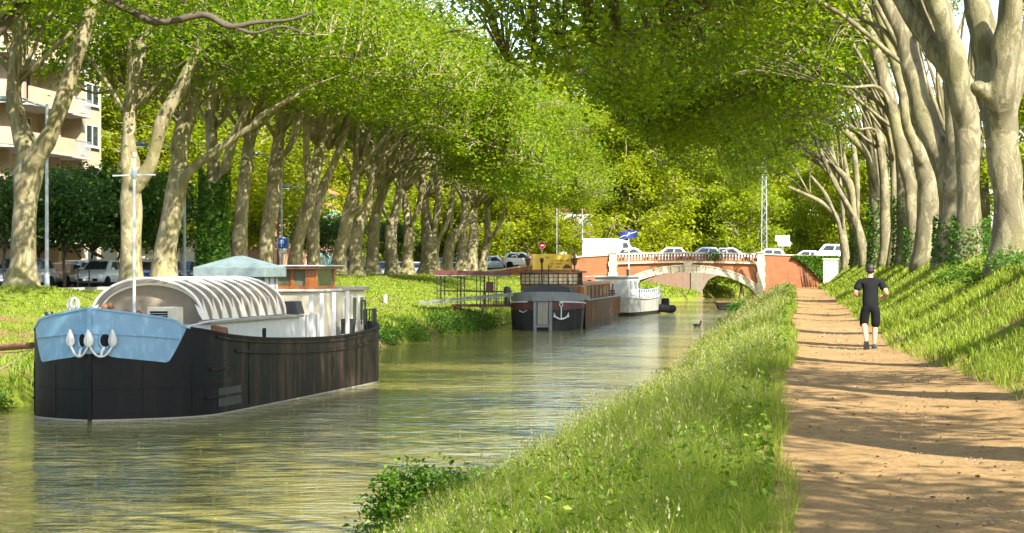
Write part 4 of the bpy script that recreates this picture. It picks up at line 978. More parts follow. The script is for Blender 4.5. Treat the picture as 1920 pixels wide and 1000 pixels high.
    if boxy: MB().box(-h2*.92, h2*.92, -.52*L, -.485*L, .30, .45, .02).build('bumper', M['dark_grey'], root)
    m = MB(); m.box(-h2*.62, h2*.62, -.5*L-.02, -.5*L+.2, H*.235, H*.335, .03); m.build('grille', M['black_rubber'], root)
    MB().box(-.24, .24, -.5*L-.04, -.5*L-.022, H*.25, H*.32).build('number_plate', M['white_clean'], root)
    MB().box(-h2*.98, h2*.98, -.46*L, .46*L, .13, .24).build('underbody', M['black_rubber'], root)
    return root
street = 2.40
def at(px, Y, z): return Vector(((px-1490)*Y/4000, Y, z))
car(at(190, 111, street), R(-4), M['car_silver'], 'silver hatchback parked beside the forked plane tree')
car(at(119, 116.5, street), R(-6), M['car_beige'], 'old beige boxy car behind the street lamp', H=1.32, L=3.7, W=1.58, boxy=True)
car(at(136, 122, street), R(-6), M['car_grey'], 'grey car half hidden between the beige car and the silver hatchback')
car(at(42, 106, street), R(-8), M['car_grey'], 'large grey car half hidden by the forked plane tree', H=1.55, L=4.1, W=1.72, van=True)
car(at(286, 124, street), R(-4), M['car_blue'], 'blue car behind the leaning plane tree with the long limb', H=1.45)
car(at(345, 130, street), R(-4), M['car_dark'], 'dark car behind the grey street lamp pole', H=1.45)
car(at(655, 163, street), R(-4), M['car_dark'], 'black car between two plane trunks right of the wheelhouse', H=1.6, van=True)
for i, (px, Y, p) in enumerate(((715,172,'car_grey'),(752,180,'car_white'),(786,184,'car_white'),(827,190,'car_silver'),(852,193,'car_white'))):
    car(at(px, Y, street), R(-4), M[p], ['grey car', 'white car', 'second white car', 'silver car', 'third white car'][i]+' glimpsed between the far bank trunks', H=1.5)
# on the ramp and on the bridge (side on)
car((-25.9, 203.2, 3.36), R(96), M['car_white'], 'white hatchback driving up the bridge ramp', 'cars on the bridge', 1.5, 3.9, 1.65)
car((-28.9, 206.5, 3.1), R(92), M['car_silver'], 'silver car behind the white hatchback on the ramp', 'cars on the bridge', 1.45)
bc = [(-15.2,'car_silver'),(-12.0,'car_white'),(-8.7,'car_silver'),(-5.9,'car_white'),(-2.6,'car_white'),(.9,'car_silver')]
for i, (x, p) in enumerate(bc):
    car((x, 203.0+(i % 2)*.3, 3.86+camber(x)*.9-.0), R(-90 if i % 3 else 90), M[p], '%s car in the queue on the bridge, counted from the white box van' % ORD[i], 'cars on the bridge', 1.5, 3.7)
car((3.4, 203.0, 3.88), R(-90), M['car_white'], 'white van roof showing above the white gate pillar', 'cars on the bridge', 1.75, 3.2, 1.7, van=True)
# white box van
vn = empty('box_van', (-17.6, 203.4, 3.80), 0, 'tall white box van at the left end of the bridge', 'van')
m = MB(); m.box(-2.6, 1.1, -.95, .95, .55, 2.35, .05); m.build('cargo_box', M['white_clean'], vn)
for x_ in (-1.7, -.7, .3): MB().box(x_, x_+.03, -.962, -.951, .65, 2.25).build('panel_seam', M['grey'], vn)
MB().box(-2.5, 1.0, -.966, -.951, .62, .72).build('side_rail', M['grey'], vn)
m = MB(); m.prism([(1.12,.45),(2.6,.45),(2.6,1.15),(2.25,1.3),(1.75,2.15),(1.12,2.15)], -.9, .9); m.build('cab', M['car_white'], vn)
MB().prism([(2.29,1.33),(2.31,1.36),(1.83,2.12),(1.80,2.10)], -.8, .8).build('windscreen', M['glass'], vn)
m = MB(); m.prism([(1.3,1.3),(2.05,1.3),(1.68,1.95),(1.3,1.95)], -.912, -.90); m.build('window', M['glass'], vn)
for x in (-1.5, 1.7):
    for y in (-.8, .8): MB().lathe([(.2,-.1),(.34,-.11),(.36,-.05),(.36,.05),(.34,.11),(.2,.1)], (x, y, .36), 16, 'y').build('wheel', M['black_rubber'], vn, True)
MB().box(-2.2, 2.4, -.7, .7, .3, .55).build('chassis', M['dark_grey'], vn)

# ------------------------------------------------------------------ lamps, signs, masts
def lamp(px, Y, top, arm, label, base_z=None, r=.085):
    p = at(px, Y, 0); z = float(Z(p.x, Y)) if base_z is None else base_z
    o = empty('street_lamp', (p.x, Y, z), 0, label, 'street lamp', 'street lamps'); h = top-z
    MB().tube([(0,0,-.1),(0,0,.8),(0,0,.82),(0,0,h)], [r*1.35,r*1.3,r,r*.7], 12).build('pole', M['steel'], o, True)
    MB().lathe([(r*2,0),(r*2,.06),(r*1.4,.1)], n=12).build('base_plate', M['steel'], o)
    s = np.sign(arm)
    MB().tube([(0,0,h-.15),(arm*.5,-.1,h+.12),(arm,-.2,h+.2)], [.045,.04,.035], 8).build('arm', M['steel'], o, True)
    m = MB(); m.tube([(arm-.05*s,-.2,h+.2),(arm+.12*s,-.22,h+.22),(arm+.45*s,-.26,h+.22),(arm+.7*s,-.28,h+.20)], [.05,.12,.13,.05], 10); hd = m.build('lamp_head', M['teal'], o, True)
    MB().box(arm+.1*s if s > 0 else arm+.6*s, arm+.6*s if s > 0 else arm+.1*s, -.33, -.17, h+.06, h+.10).build('lens', M['lamp_glass'], hd)
    return o
lamp(88, 92, 10.5, -1.6, 'grey street lamp pole beside the thick forked plane tree')
lamp(346, 112, 9.7, -1.9, 'grey street lamp behind the arched barge cover with a blue green head')
lamp(528, 131, 10.2, -1.4, 'street lamp arm showing between the knobbly trunk and its neighbour', r=.07)
lamp(585, 150, 8.9, -1.4, 'street lamp with a low arm behind the leaning plane tree by the sign', r=.07)
def sign_post(loc, h, label, build):
    o = empty('road_sign', loc, 0, label, 'sign'); MB().tube([(0,0,-.1),(0,0,h)], .035, 8).build('post', M['steel'], o); build(o, h); return o
def parking(o, h):
    b = MB().box(-.35, .35, -.07, -.04, h-.75, h-.05, .01).build('panel', M['skyblue'], o)
    m = MB(); m.box(-.33, .33, -.075, -.071, h-.74, h-.71); m.box(-.33, .33, -.075, -.071, h-.09, h-.06); m.box(-.33, -.30, -.075, -.071, h-.71, h-.09); m.box(.30, .33, -.075, -.071, h-.71, h-.09); m.build('border', M['white_clean'], b)
    m = MB(); m.box(-.13, -.06, -.076, -.071, h-.62, h-.2)
    for i in range(8):
        a0, a1 = math.pi*(i/8-.5), math.pi*((i+1)/8-.5)
        m.prism([(-.06+r_*math.cos(a), h-.33+r_*math.sin(a)) for a, r_ in ((a0,.06),(a0,.13),(a1,.13),(a1,.06))], -.076, -.071)
    m.build('letter', M['white_clean'], b)
    MB().box(-.26, .22, -.07, -.04, h-1.05, h-.82, .01).build('plate', M['white_clean'], o)
x = at(531, 128, 0).x
sign_post((x, 128, 2.45), 2.85, 'blue parking sign with a white plate between two plane trees', parking)
pp = at(522, 130, 0); o = tag(MB().tube([(0,0,0),(0,0,4.6)], [.09,.07], 10).build('brown_post', M['brown_wood'], None, True, (pp.x, 130, 2.4)), 'tall brown post beside the blue parking sign', 'post')
def noentry(o, h):
    m = MB(); m.lathe([(.33,-.07),(.33,-.04)], (0,0,h), 20, 'y'); d = m.build('disc', M['red'], o)
    m = MB(); m.lathe([(.365,-.066),(.365,-.045)], (0,0,h), 20, 'y'); m.build('border', M['white_clean'], o)
    MB().box(-.22, .22, -.076, -.071, h-.06, h+.06).build('bar', M['white_clean'], d)
q = P(1016, 460, 203.2); sign_post((q.x, 203.2, 3.75), q.z-3.75, 'round red no entry sign behind the yellow banner', noentry)
q = P(891, 466, 198.5); sign_post((q.x, 198.5, 2.6), q.z-2.6, 'round red no entry sign between far bank trunks', noentry)
def direction(o, h):
    MB().box(-.75, .65, -.08, -.04, h-.12, h+.42, .01).build('panel', M['white_clean'], o); MB().box(-.5, .75, -.08, -.04, h-.62, h-.17, .01).build('panel', M['white_clean'], o)
    m = MB(); m.box(-.6, .35, -.086, -.081, h+.1, h+.17); m.box(-.35, .5, -.086, -.081, h-.43, h-.37); m.build('lettering', M['dark_grey'], o)
q = P(1468, 450, 206); sign_post((q.x, 206, 3.85), q.z-3.85, 'white direction sign with two panels on the bridge', direction)
# lattice mast
q = at(1433, 212, 0); o = empty('lattice_mast', (q.x, 212, 3.6), 0, 'slim grey lattice mast behind the right end of the bridge', 'mast')
for sx in (-1, 1):
    for sy in (-1, 1): MB().bar((sx*.28, sy*.28, 0), (sx*.18, sy*.18, 11), .07).build('leg', M['steel'], o)
m = MB()
for k in range(16):
    z0, z1 = k*.68, (k+1)*.68; w0, w1 = .28-.1*z0/11, .28-.1*z1/11; s = 1 if k % 2 else -1
    m.bar((-w0*s,-w0,z0),(w1*s,-w1,z1),.04); m.bar((-w0*s,w0,z0),(w1*s,w1,z1),.04); m.bar((w0,-w0*s,z0),(w1,w1*s,z1),.04)
m.build('lattice', M['steel'], o)
# posts with plain poles near the ramp
for i, (px, Y, h, lab) in enumerate(((948,201.5,3.6,'thin pale pole beside the white hatchback on the ramp'),(1092,203.2,5.2,'thin pale pole at the left end of the bridge parapet'),(1044,206,5.5,'tall thin pole behind the yellow banner'))):
    x = at(px, Y, 0).x; tag(MB().tube([(0,0,0),(0,0,h)], [.05,.035], 8).build('thin_pole', M['steel'], None, True, (x, Y, float(deck_z(x))-.05)), lab, 'pole')
# short wooden bollard on the far bank
q = at(722, 118, 0); tag(MB().lathe([(.13,-.2),(.13,.42),(.10,.47)], n=10).build('bollard', M['grey_wood'], None, True, (q.x, 118, float(Z(q.x, 118)))), 'short wooden mooring post on the far bank lawn', 'bollard')
# iron fence rails between street and trees
for i, Y in enumerate(range(100, 196, 8)):
    o = empty('street_barrier', (-33.6, Y, 2.4), 0, '%s low iron barrier along the far street, counted from the silver hatchback' % ORD[i], 'barrier', 'low iron barriers along the street')
    for k in range(2): MB().bar((0,k*1.6,0),(0,k*1.6,.95),.05).build('post', M['black'], o)
    MB().bar((0,-.02,.95),(0,1.62,.95),.05).build('rail', M['black'], o)

# ------------------------------------------------------------------ boats
_ic = {}
def interp(tab, t_):
    k = id(tab)
    if k not in _ic or _ic[k][0] is not tab: _ic[k] = (tab, catmull([(p[0], p[1], 0) for p in tab], 6) if len(tab) >= 6 else np.array(tab))
    a = _ic[k][1]; return float(np.interp(t_, a[:, 0], a[:, 1]))
def hull_part(name, hbf, zf, l0, l1, mat, parent, n=24, zb=-.5, off=0.0, zlow=None, flare=.0, sides=(-1, 1), cap=False, levels=7, smooth=True):
    "skin between two lengths, both sides: half beam hbf(l), top zf(l)"
    m = MB(); ls = l0+(l1-l0)*(np.linspace(0, 1, n)); 
    for s in sides:
        b0 = len(m.v)
        for l in ls:
            e = .04; dh = (hbf(l+e)-hbf(max(0, l-e)))/(e+min(e, l) if l < e else 2*e); nl = math.hypot(1, dh); nx, ny = 1/nl, -dh/nl
            z0 = zb if zlow is None else zlow(l); z1 = zf(l)
            for k in range(levels):
                z = z0+(z1-z0)*k/(levels-1); h = hbf(l)*(1-flare*max(0, 1-z/max(.1, zf(l))))
                m.v.append((s*(h+nx*off), l+ny*off, z))
        for i in range(n-1):
            for k in range(levels-1): a = b0+i*levels+k; m.f.append((a, a+levels, a+levels+1, a+1))
    return m.build(name, mat, parent, smooth)
def deck_part(name, hbf, zf, l0, l1, drop, mat, parent, n=24):
    m = MB(); ls = np.linspace(l0, l1, n)
    for l in ls: m.v += [(-hbf(l)+.01, l, zf(l)-drop), (hbf(l)-.01, l, zf(l)-drop)]
    for i in range(n-1): m.f.append((2*i, 2*i+1, 2*i+3, 2*i+2))
    return m.build(name, mat, parent)
def rail_part(name, hbf, zfun, l0, l1, w, h, mat, parent, n=26, sides=(-1, 1), off=.02):
    if len(sides) == 2:
        rail_part(name, hbf, zfun, l0, l1, w, h, mat, parent, n, sides[:1], off); sides = sides[1:]
    m = MB(); ls = np.linspace(l0, l1, n)
    for s in sides:
        for a, b in zip(ls[:-1], ls[1:]): m.bar((s*(hbf(a)+off), a, zfun(a)), (s*(hbf(b)+off), b, zfun(b)), w, h)
    return m.build(name, mat, parent)

# ---- barge with the blue bow
b1 = empty('barge', (-15.95, 48.3, 0), R(-4.0), 'black barge with a light blue bow, white anchors and a ribbed arched cover', 'barge')
HB1 = [(0,.03),(.35,.78),(.8,1.42),(1.2,1.78),(1.7,2.04),(2.4,2.17),(4,2.2),(15,2.2),(17,2.05),(18.3,1.65),(19,1.05),(19.3,.1)]
ZT1 = [(0,2.56),(.4,2.43),(.95,2.27),(1.15,2.12),(1.7,2.02),(3,1.86),(6,1.68),(10,1.56),(13,1.53),(16,1.62),(19.3,1.80)]
hb1 = lambda l: interp(HB1, l); zt1 = lambda l: interp(ZT1, l)
hull_part('bow_plating', hb1, zt1, 0, 2.5, M['hull_black'], b1, 26)
hull_part('hull_side', hb1, zt1, 2.5, 19.3, M['hull_rust'], b1, 50)
hull_part('blue_bow_panel', hb1, lambda l: zt1(l)-.03, 0, 1.22, M['hull_blue'], b1, 22, off=.014, zlow=lambda l: interp([(0,1.52),(.12,1.52),(.22,1.43),(.8,1.30),(.86,1.30),(1.22,2.1)], l))
deck_part('deck', hb1, zt1, .05, 19.25, .28, M['grey'], b1, 40)
rail_part('gunwale_cap', hb1, lambda l: zt1(l)+.0, .0, 1.3, .09, .05, M['hull_blue'], b1, 14, off=-.02)
rail_part('gunwale_cap', hb1, lambda l: zt1(l)+.0, 1.3, 19.2, .09, .05, M['hull_black'], b1, 40, off=-.02)
rail_part('bow_seam', hb1, lambda l: interp([(0,1.99),(1.2,1.82)], l), .0, 1.02, .05, .035, M['hull_blue'], b1, 14, off=.03)
rail_part('rubbing_strake', hb1, lambda l: zt1(l)-.36, 3.4, 18.6, .05, .06, M['hull_rust'], b1, 30, off=.02)
rail_part('rubbing_strake', hb1, lambda l: zt1(l)-.10, 2.2, 18.6, .045, .05, M['hull_rust'], b1, 30, off=.02)
rail_part('short_strake', hb1, lambda l: 1.08, 1.9, 3.6, .05, .05, M['hull_rust'], b1, 8, off=.02)
rail_part('short_strake', hb1, lambda l: .42, 1.7, 3.7, .05, .05, M['hull_rust'], b1, 8, off=.02)
hull_part('waterline_band', hb1, lambda l: .03, 0, 2.5, M['grey_wood'], b1, 26, -.05, off=.012, levels=2); hull_part('waterline_band', hb1, lambda l: .03, 2.5, 19.3, M['grey_wood'], b1, 50, -.05, off=.012, levels=2)
for k in range(2):
    l = 4.4+k*7.3; MB().box(hb1(l)+.0, hb1(l)+.018, l, l+.05, .1, zt1(l)-.06).build('plate_seam', M['hull_rust'], b1)
for s_ in (-1, 1):
    for l in (.5, 1.35):
        MB().tube([(s_*(hb1(l)+.01), l, .1), (s_*(hb1(l)+.01), l, 1.28)], .014, 5).build('plate_seam', M['hull_black'], b1)
rail_part('bow_weld', hb1, lambda l: .72, 0, 2.6, .02, .02, M['hull_black'], b1, 22, off=.008)
MB().box(-.05, .05, -.07, .05, 1.52, 2.58, .01).build('stem_bar', M['hull_blue'], b1); MB().box(-.045, .045, -.06, .05, -.4, 1.515, .01).build('stem_bar', M['hull_black'], b1)
hull_part('hull_patch', hb1, lambda l: .62, 2.3, 3.8, M['dark_grey'], b1, 8, .18, off=.012, sides=(1,), levels=3)
def bow_l(x): a = np.array(HB1[:6]); return float(np.interp(abs(x), a[:, 1], a[:, 0]))
for cx, wd in ((-.24, .25), (.26, .23)):
    an = empty('anchor'); an.parent = b1
    zb = 1.46; arc = []
    for t_ in np.linspace(-1, 1, 11):
        x = cx+wd*t_; arc.append((x, bow_l(x)-.13, zb+.26*abs(t_)**2.2))
    MB().tube(arc, .026, 8).build('arm', M['white'], an, True)
    MB().tube([(cx, bow_l(cx)-.13, zb), (cx+.01, bow_l(cx)-.10, zb+.12), (cx+.03, bow_l(cx)+.12, zb+.30)], .035, 8).build('shank', M['white'], an, True)
    for s in (-1, 1):
        x = cx+wd*s; l = bow_l(x)-.15; m = MB()
        pr = [(0,.30),(.05,.20),(.095,.08),(.10,.0),(.06,-.07),(0,-.10),(-.06,-.07),(-.10,0),(-.095,.08),(-.05,.20)]
        m.v = [(x+a, l-.03*(1-abs(a)/.1), zb+.32+z) for a, z in pr] + [(x+a, l+.03, zb+.32+z) for a, z in pr] + [(x, l-.07, zb+.33)]
        n = len(pr); m.f = [(i, (i+1) % n, 2*n) for i in range(n)] + [tuple(range(n, 2*n))] + [(i, (i+1) % n, n+(i+1) % n, n+i) for i in range(n)]
        m.build('fluke', M['white'], an, True)
    hx = cx+.05*(1 if cx > 0 else 1); m = MB()
    for r_, d_ in ((1, .03), (1, .0)): pass
    ring_ = [(hx+.12*math.cos(a), bow_l(hx+.12*math.cos(a))-.035, zb+.36+.17*math.sin(a)) for a in np.linspace(0, 2*math.pi, 19)]
    MB().tube(ring_, .025, 6, False).build('hawse_rim', M['hull_blue'], b1, True)
    m = MB(); c_ = (hx, bow_l(hx)-.032, zb+.36); m.v = [c_]+ring_[:-1]; m.f = [(0, 1+i, 1+(i+1) % 18) for i in range(18)]; m.build('hawse_hole', M['black_rubber'], b1)
# foredeck gear
m = MB(); rr = [(-.62+.0, .55+.14*math.cos(a), 2.62+.14*math.sin(a)) for a in np.linspace(0, 2*math.pi, 17)]; m.tube([(x, y, z) for x, y, z in rr], .022, 6, False)
rr2 = [(-.62+.13*math.cos(a), .55, 2.62+.16*math.sin(a)) for a in np.linspace(0, 2*math.pi, 17)]; m.tube(rr2, .028, 6, False); m.bar((-.62,.55,2.2),(-.62,.55,2.62),.06); m.build('winch_wheel', M['white'], b1, True)
m = MB(); m.lathe([(.10,0),(.10,.30),(.13,.31),(.13,.36)], (-.35,.7,2.2), 12); m.lathe([(.07,0),(.07,.42),(.11,.44),(.09,.5)], (-1.5,1.25,1.95), 12); m.build('bollard', M['black'], b1, True)
m = MB(); m.ball((-.1,.9,2.36), (.35,.22,.20)); m.ball((.2,1.0,2.33), (.3,.2,.16)); m.build('tarpaulin', M['white'], b1, True)
m = MB(); m.tube([(.3,.9,2.3),(.45,.95,2.5),(.62,.98,2.42),(.75,1.05,2.3)], .025, 6); m.tube([(.5,.9,2.25),(.7,1.1,2.48),(.9,1.15,2.28)], .02, 6); m.ball((.0,.85,2.55),(.09,.09,.09)); m.ball((.14,.85,2.58),(.07,.07,.08)); m.build('deck_gear', M['rust'], b1, True)
# air unit in front of the cover
m = MB(); m.box(.42, 1.16, 2.35, 2.75, 1.7, 2.54, .02); u = m.build('air_unit', M['cream'], b1)
MB().box(.50, .92, 2.33, 2.36, 2.02, 2.44).build('dark_opening', M['black_rubber'], u)
m = MB()
for k in range(7): m.box(.50, .92, 2.318, 2.33, 2.05+k*.055, 2.062+k*.055)
m.build('grille', M['steel'], u)
# mast with cross
m = MB(); m.tube([(.05,2.5,1.8),(.05,2.5,6.2)], [.038,.03], 10); ms = m.build('mast', M['lightgrey'], b1, True)
MB().tube([(-.47,2.5,5.66),(.57,2.5,5.68)], .018, 8).build('cross_arm', M['lightgrey'], ms, True); MB().lathe([(.06,5.6),(.08,5.66),(.08,5.78),(.05,5.84)], (.05,2.5,0), 10).build('mast_band', M['steel'], ms, True)
MB().lathe([(.06,6.1),(.06,6.22)], (.05,2.5,0), 10).build('mast_cap', M['grey_wood'], ms)
# hold coaming
m = MB(); m.box(1.55, 1.68, 3.2, 10.2, 1.25, 2.12); m.box(-1.68, -1.55, 3.2, 10.2, 1.25, 2.12); m.box(-1.55, 1.55, 3.2, 3.33, 1.25, 2.10); m.box(-1.55, 1.55, 10.07, 10.2, 1.25, 2.10); m.build('coaming', M['white'], b1)
m = MB(); m.box(1.40, 1.80, 3.1, 10.3, 2.125, 2.19, .01); m.box(-1.80, -1.40, 3.1, 10.3, 2.125, 2.19, .01); m.build('coaming_rail', M['grey_wood'], b1)
MB().box(1.681, 1.69, 7.05, 7.35, 1.55, 1.9).build('porthole', M['black_rubber'], b1)
m = MB(); m.prism([(1.72,1.62),(2.05,1.62),(1.98,2.02),(1.66,2.08)], 3.2, 3.5); m.build('rusty_locker', M['rust'], b1)
m = MB(); m.tube([(1.0,2.2,1.95),(1.5,2.6,2.12),(1.75,3.3,2.2),(1.75,5,2.21)], .02, 6); m.build('hand_rail', M['white'], b1, True)
# arched cover
ca = lambda a, w=1.38, r=1.0: (w*math.cos(a), 2.20+r*math.sin(a)**.92 if math.sin(a) > 0 else 2.20)
cov = empty('arched_cover'); cov.parent = b1
m = MB(); NA = 22; yl = np.linspace(3.45, 9.9, 10)
for y in yl:
    for i in range(NA+1): x, z = ca(math.pi*i/NA); m.v.append((x, y, z-.02*abs(math.sin(y*1.2))))
for j in range(9):
    for i in range(NA): a = j*(NA+1)+i; m.f.append((a, a+1, a+NA+2, a+NA+1))
sheet = NT('translucent_sheet'); sheet.color(sheet.ramp(sheet.noise(sheet.coord(), 3, 5), [(.3,(.25,.195,.13)),(.7,(.33,.265,.185))])); sheet.set(Roughness=.6)
tr_ = sheet.node('ShaderNodeBsdfTranslucent'); tr_.inputs[0].default_value = (.55,.45,.32,1); mx_ = sheet.node('ShaderNodeMixShader', i_0=.4); sheet.l.new(sheet.b.outputs[0], mx_.inputs[1]); sheet.l.new(tr_.outputs[0], mx_.inputs[2]); sheet.l.new(mx_.outputs[0], sheet.out.inputs[0])
m.build('cover_sheet', sheet.m, cov, True, fix=False)
rm = MB(); rm.tube([(ca(a)[0]*1.012, 0, ca(a)[1]+.015) for a in np.linspace(0, math.pi, 29)], .034, 6)
rm.prism([(1.40,2.20),(1.41,2.44),(1.20,2.58),(1.30,2.34)], -.03, .03); rm.prism([(-1.40,2.20),(-1.41,2.44),(-1.20,2.58),(-1.30,2.34)], -.03, .03)
rm.add([(1.43,0,2.21),(1.43,.36,2.21),(1.375,0,2.74)], [(0,1,2)]); rm.add([(1.42,0,2.21),(1.42,.36,2.21),(1.365,0,2.74)], [(2,1,0)])
rib0 = rm.build('rib', M['rib'], cov, True)
for i, y in enumerate(np.linspace(3.45, 9.9, 10)):
    o = rib0 if i == 0 else rib0.copy()
    if i: col.objects.link(o)
    o.location = (0, y, 0)
m = MB()
for i in range(20):                                       # recessed end wall with its own lower arch
    a0, a1 = math.pi*i/20, math.pi*(i+1)/20; p0, p1 = ca(a0, 1.30, .86), ca(a1, 1.30, .86); m.add([(p0[0],3.75,2.1),(p1[0],3.75,2.1),(p1[0],3.75,p1[1]),(p0[0],3.75,p0[1])], [(0,1,2,3)])
m.build('end_sheet', M['cloth'], cov, fix=False)
m = MB(); m.tube([(ca(a, 1.31, .87)[0], 3.72, ca(a, 1.31, .87)[1]) for a in np.linspace(0, math.pi, 25)], .03, 6); m.build('inner_arch', M['rib'], cov, True)
# dark box and white posts beside the cabin
m = MB(); m.prism([(1.2,2.2),(1.75,2.2),(1.66,2.55),(1.3,2.55)], 9.9, 10.5); m.build('covered_box', M['dark_grey'], b1)
for k, y in enumerate((11.0, 12.0, 13.2, 14.6)): MB().box(1.72, 1.82, y, y+.1, 1.3, 2.72+.02*k, .01).build('white_post', M['white'], b1)
MB().box(1.50, 1.56, 10.4, 12.9, 1.3, 2.15).build('side_panel', M['white'], b1)
# hut with pyramid roof
hut = empty('deck_hut'); hut.parent = b1
MB().box(-1.05, .36, 11.2, 12.5, 1.4, 3.2).build('wall', M['lightgrey'], hut)
m = MB()
for x in (-1.06, -.35, .31): m.box(x, x+.07, 11.17, 11.2, 1.4, 3.2)
for y in (11.2, 11.7, 12.2): m.box(.361, .39, y, y+.06, 1.4, 3.2)
m.build('corner_trim', M['grey'], hut)
m = MB(); m.box(-1.5, .55, 10.8, 12.7, 3.2, 3.48, .015); m.build('eave_band', M['teal'], hut)
m = MB(); m.add([(-1.48,10.82,3.482),(.53,10.82,3.482),(.53,12.68,3.482),(-1.48,12.68,3.482),(-.58,11.7,3.80),(-.38,11.7,3.80),(-.38,11.8,3.80),(-.58,11.8,3.80)], [(0,1,5,4),(1,2,6,5),(2,3,7,6),(3,0,4,7),(4,5,6,7)]); m.build('roof', M['teal'], hut)
# cabin and wheelhouse
cab = empty('cabin'); cab.parent = b1
MB().box(-1.3, 1.3, 13.5, 18.2, 1.4, 2.76, .02).build('wall', M['cream'], cab)
MB().box(-1.42, 1.42, 15.6, 18.35, 2.765, 2.88, .02).build('roof', M['grey_wood'], cab)
MB().box(-1.36, 1.36, 13.4, 15.6, 2.765, 2.84, .02).build('wheelhouse_sill', M['white'], cab)
for y in (15.9, 16.8, 17.6):
    w = empty('window'); w.parent = cab; MB().box(1.30, 1.312, y, y+.45, 1.85, 2.55).build('pane', M['glass_green'], w)
    m = MB(); m.box(1.30, 1.33, y-.05, y, 1.8, 2.6); m.box(1.30, 1.33, y+.45, y+.5, 1.8, 2.6); m.box(1.30, 1.33, y, y+.45, 2.55, 2.6); m.box(1.30, 1.33, y, y+.45, 1.8, 1.85); m.build('frame', M['white_clean'], w)
wh = empty('wheelhouse'); wh.parent = b1
m = MB()
for x in (-1.15, -.38, .40, 1.08):
    for y in (13.55, 15.3): m.box(x, x+.10, y, y+.10, 2.84, 3.42)
m.box(-1.15, 1.18, 13.5, 13.55, 2.842, 2.94); m.box(1.181, 1.2, 13.5, 15.4, 2.842, 2.94); m.build('frame', M['orange_wood'], wh)
MB().box(.85, 1.18, 13.50, 13.54, 2.94, 3.42).build('corner_post', M['orange_wood'], wh)
MB().box(-1.12, 1.14, 13.58, 15.36, 2.85, 3.42).build('glazing', M['glass_green'], wh)
m = MB(); m.box(-1.3, 1.34, 13.3, 15.6, 3.42, 3.50, .01); r_ = m.build('roof', M['brown_wood'], wh); MB().box(-1.34, 1.42, 13.25, 15.7, 3.502, 3.54, .01).build('roof_sheet', M['lightgrey'], r_)
m = MB()
for y in np.linspace(15.8, 17.6, 7): m.bar((1.95-.12*(y > 17), y, 1.6), (1.95-.12*(y > 17), y, 2.2), .03)
m.bar((1.95,15.8,2.2),(1.83,17.6,2.2),.035); m.build('stern_railing', M['black'], b1)
m = MB()
for a in np.linspace(-.2, 1.3, 7): m.tube([(1.6*math.cos(a)*.9, 17.7+1.2*math.sin(a), 1.7), (1.6*math.cos(a)*.9, 17.7+1.2*math.sin(a), 2.45)], .02, 5)
m.tube([(1.6*math.cos(a)*.9, 17.7+1.2*math.sin(a), 2.45) for a in np.linspace(-.2, 1.3, 9)], .025, 6); m.build('stern_rail', M['black'], b1)
m = MB(); m.prism([(1.5,1.5),(1.8,1.5),(1.85,1.95),(1.5,1.95)], 14.9, 15.3); m.build('flower_tub', M['dark_grey'], b1)
# boarding pole and mooring ropes to the bank
w0 = P(60, 648, 50.1); pole_end = P(-60, 662, 53); tag(MB().tube([tuple(pole_end), tuple((pole_end+w0)/2+Vector((0,0,.04))), tuple(w0)], [.09,.085,.08], 10).build('spacer_pole', M['rust'], None, True), 'rust brown spacer pole between the blue bow and the bank', 'pole')
c1 = P(62, 655, 50.0); c2 = Vector((float(XL(51))-1.2, 51, float(Z(float(XL(51))-1.2, 51))))
tag(MB().tube([tuple(c1.lerp(c2, t_)+Vector((0,0,-.35*math.sin(math.pi*t_)))) for t_ in np.linspace(0, 1, 9)], .014, 6).build('mooring_rope', M['rope'], None, True), 'slack mooring rope from the blue bow to the bank', 'rope')
c2 = P(-40, 650, 53); tag(MB().tube([tuple(c1.lerp(c2, t_)+Vector((0,0,-.12*math.sin(math.pi*t_)))) for t_ in np.linspace(0, 1, 7)], .012, 6).build('mooring_rope', M['rope'], None, True), 'taut mooring rope beside the rust brown spacer pole', 'rope')

# ---- dark red and black houseboat seen from the stern
b2 = empty('houseboat', (-13.75, 116.6, 0), R(.0), 'black and dark red houseboat with a grey band, white anchor and yellow banner', 'boat')
HB2 = [(0,.4),(.2,.95),(.6,1.42),(1.1,1.72),(1.8,1.9),(3,1.98),(24,1.98),(28,1.5),(30,.2)]
ZT2 = [(0,2.12),(1.5,2.02),(4,1.86),(30,1.8)]
hb2 = lambda l: interp(HB2, l); zt2 = lambda l: interp(ZT2, l)
hull_part('hull', hb2, lambda l: 1.12, 0, 6, M['hull_dark'], b2, 24, flare=.04)
hull_part('red_band', hb2, lambda l: 1.56, 0, 6, M['maroon'], b2, 24, zlow=lambda l: 1.121+.02*l, off=.006, levels=3)
hull_part('grey_band', hb2, zt2, 0, 6, M['grey'], b2, 24, zlow=lambda l: 1.6, off=.012, levels=4)
rail_part('white_line', hb2, lambda l: interp([(0,1.58),(2,1.50),(4,1.40)], l), .15, 3.4, .06, .07, M['white_clean'], b2, 14, off=.02)
hull_part('hull_side', hb2, lambda l: zt2(l)-.3, 3.0, 30, M['hull_plank'], b2, 30, off=.03)
rail_part('side_rail', hb2, lambda l: zt2(l)-.25, 3.0, 29.5, .10, .08, M['grey_wood'], b2, 20, off=.03)
m = MB()
for k in range(30): y = 3.2+k*.8; m.box(2.005, 2.06, y, y+.22, .35, 1.52)
tag(m.build('side_planks', M['brown_wood'], b2), None, None, None, 'stuff')
deck_part('deck', hb2, zt2, .05, 29.8, .2, M['dark_grey'], b2, 24)
m = MB(); m.add([(-.4,0,-.4),(.4,0,-.4),(.4,0,1.12),(-.4,0,1.12)], [(0,1,2,3)]); m.build('stern_plate', M['hull_dark'], b2)
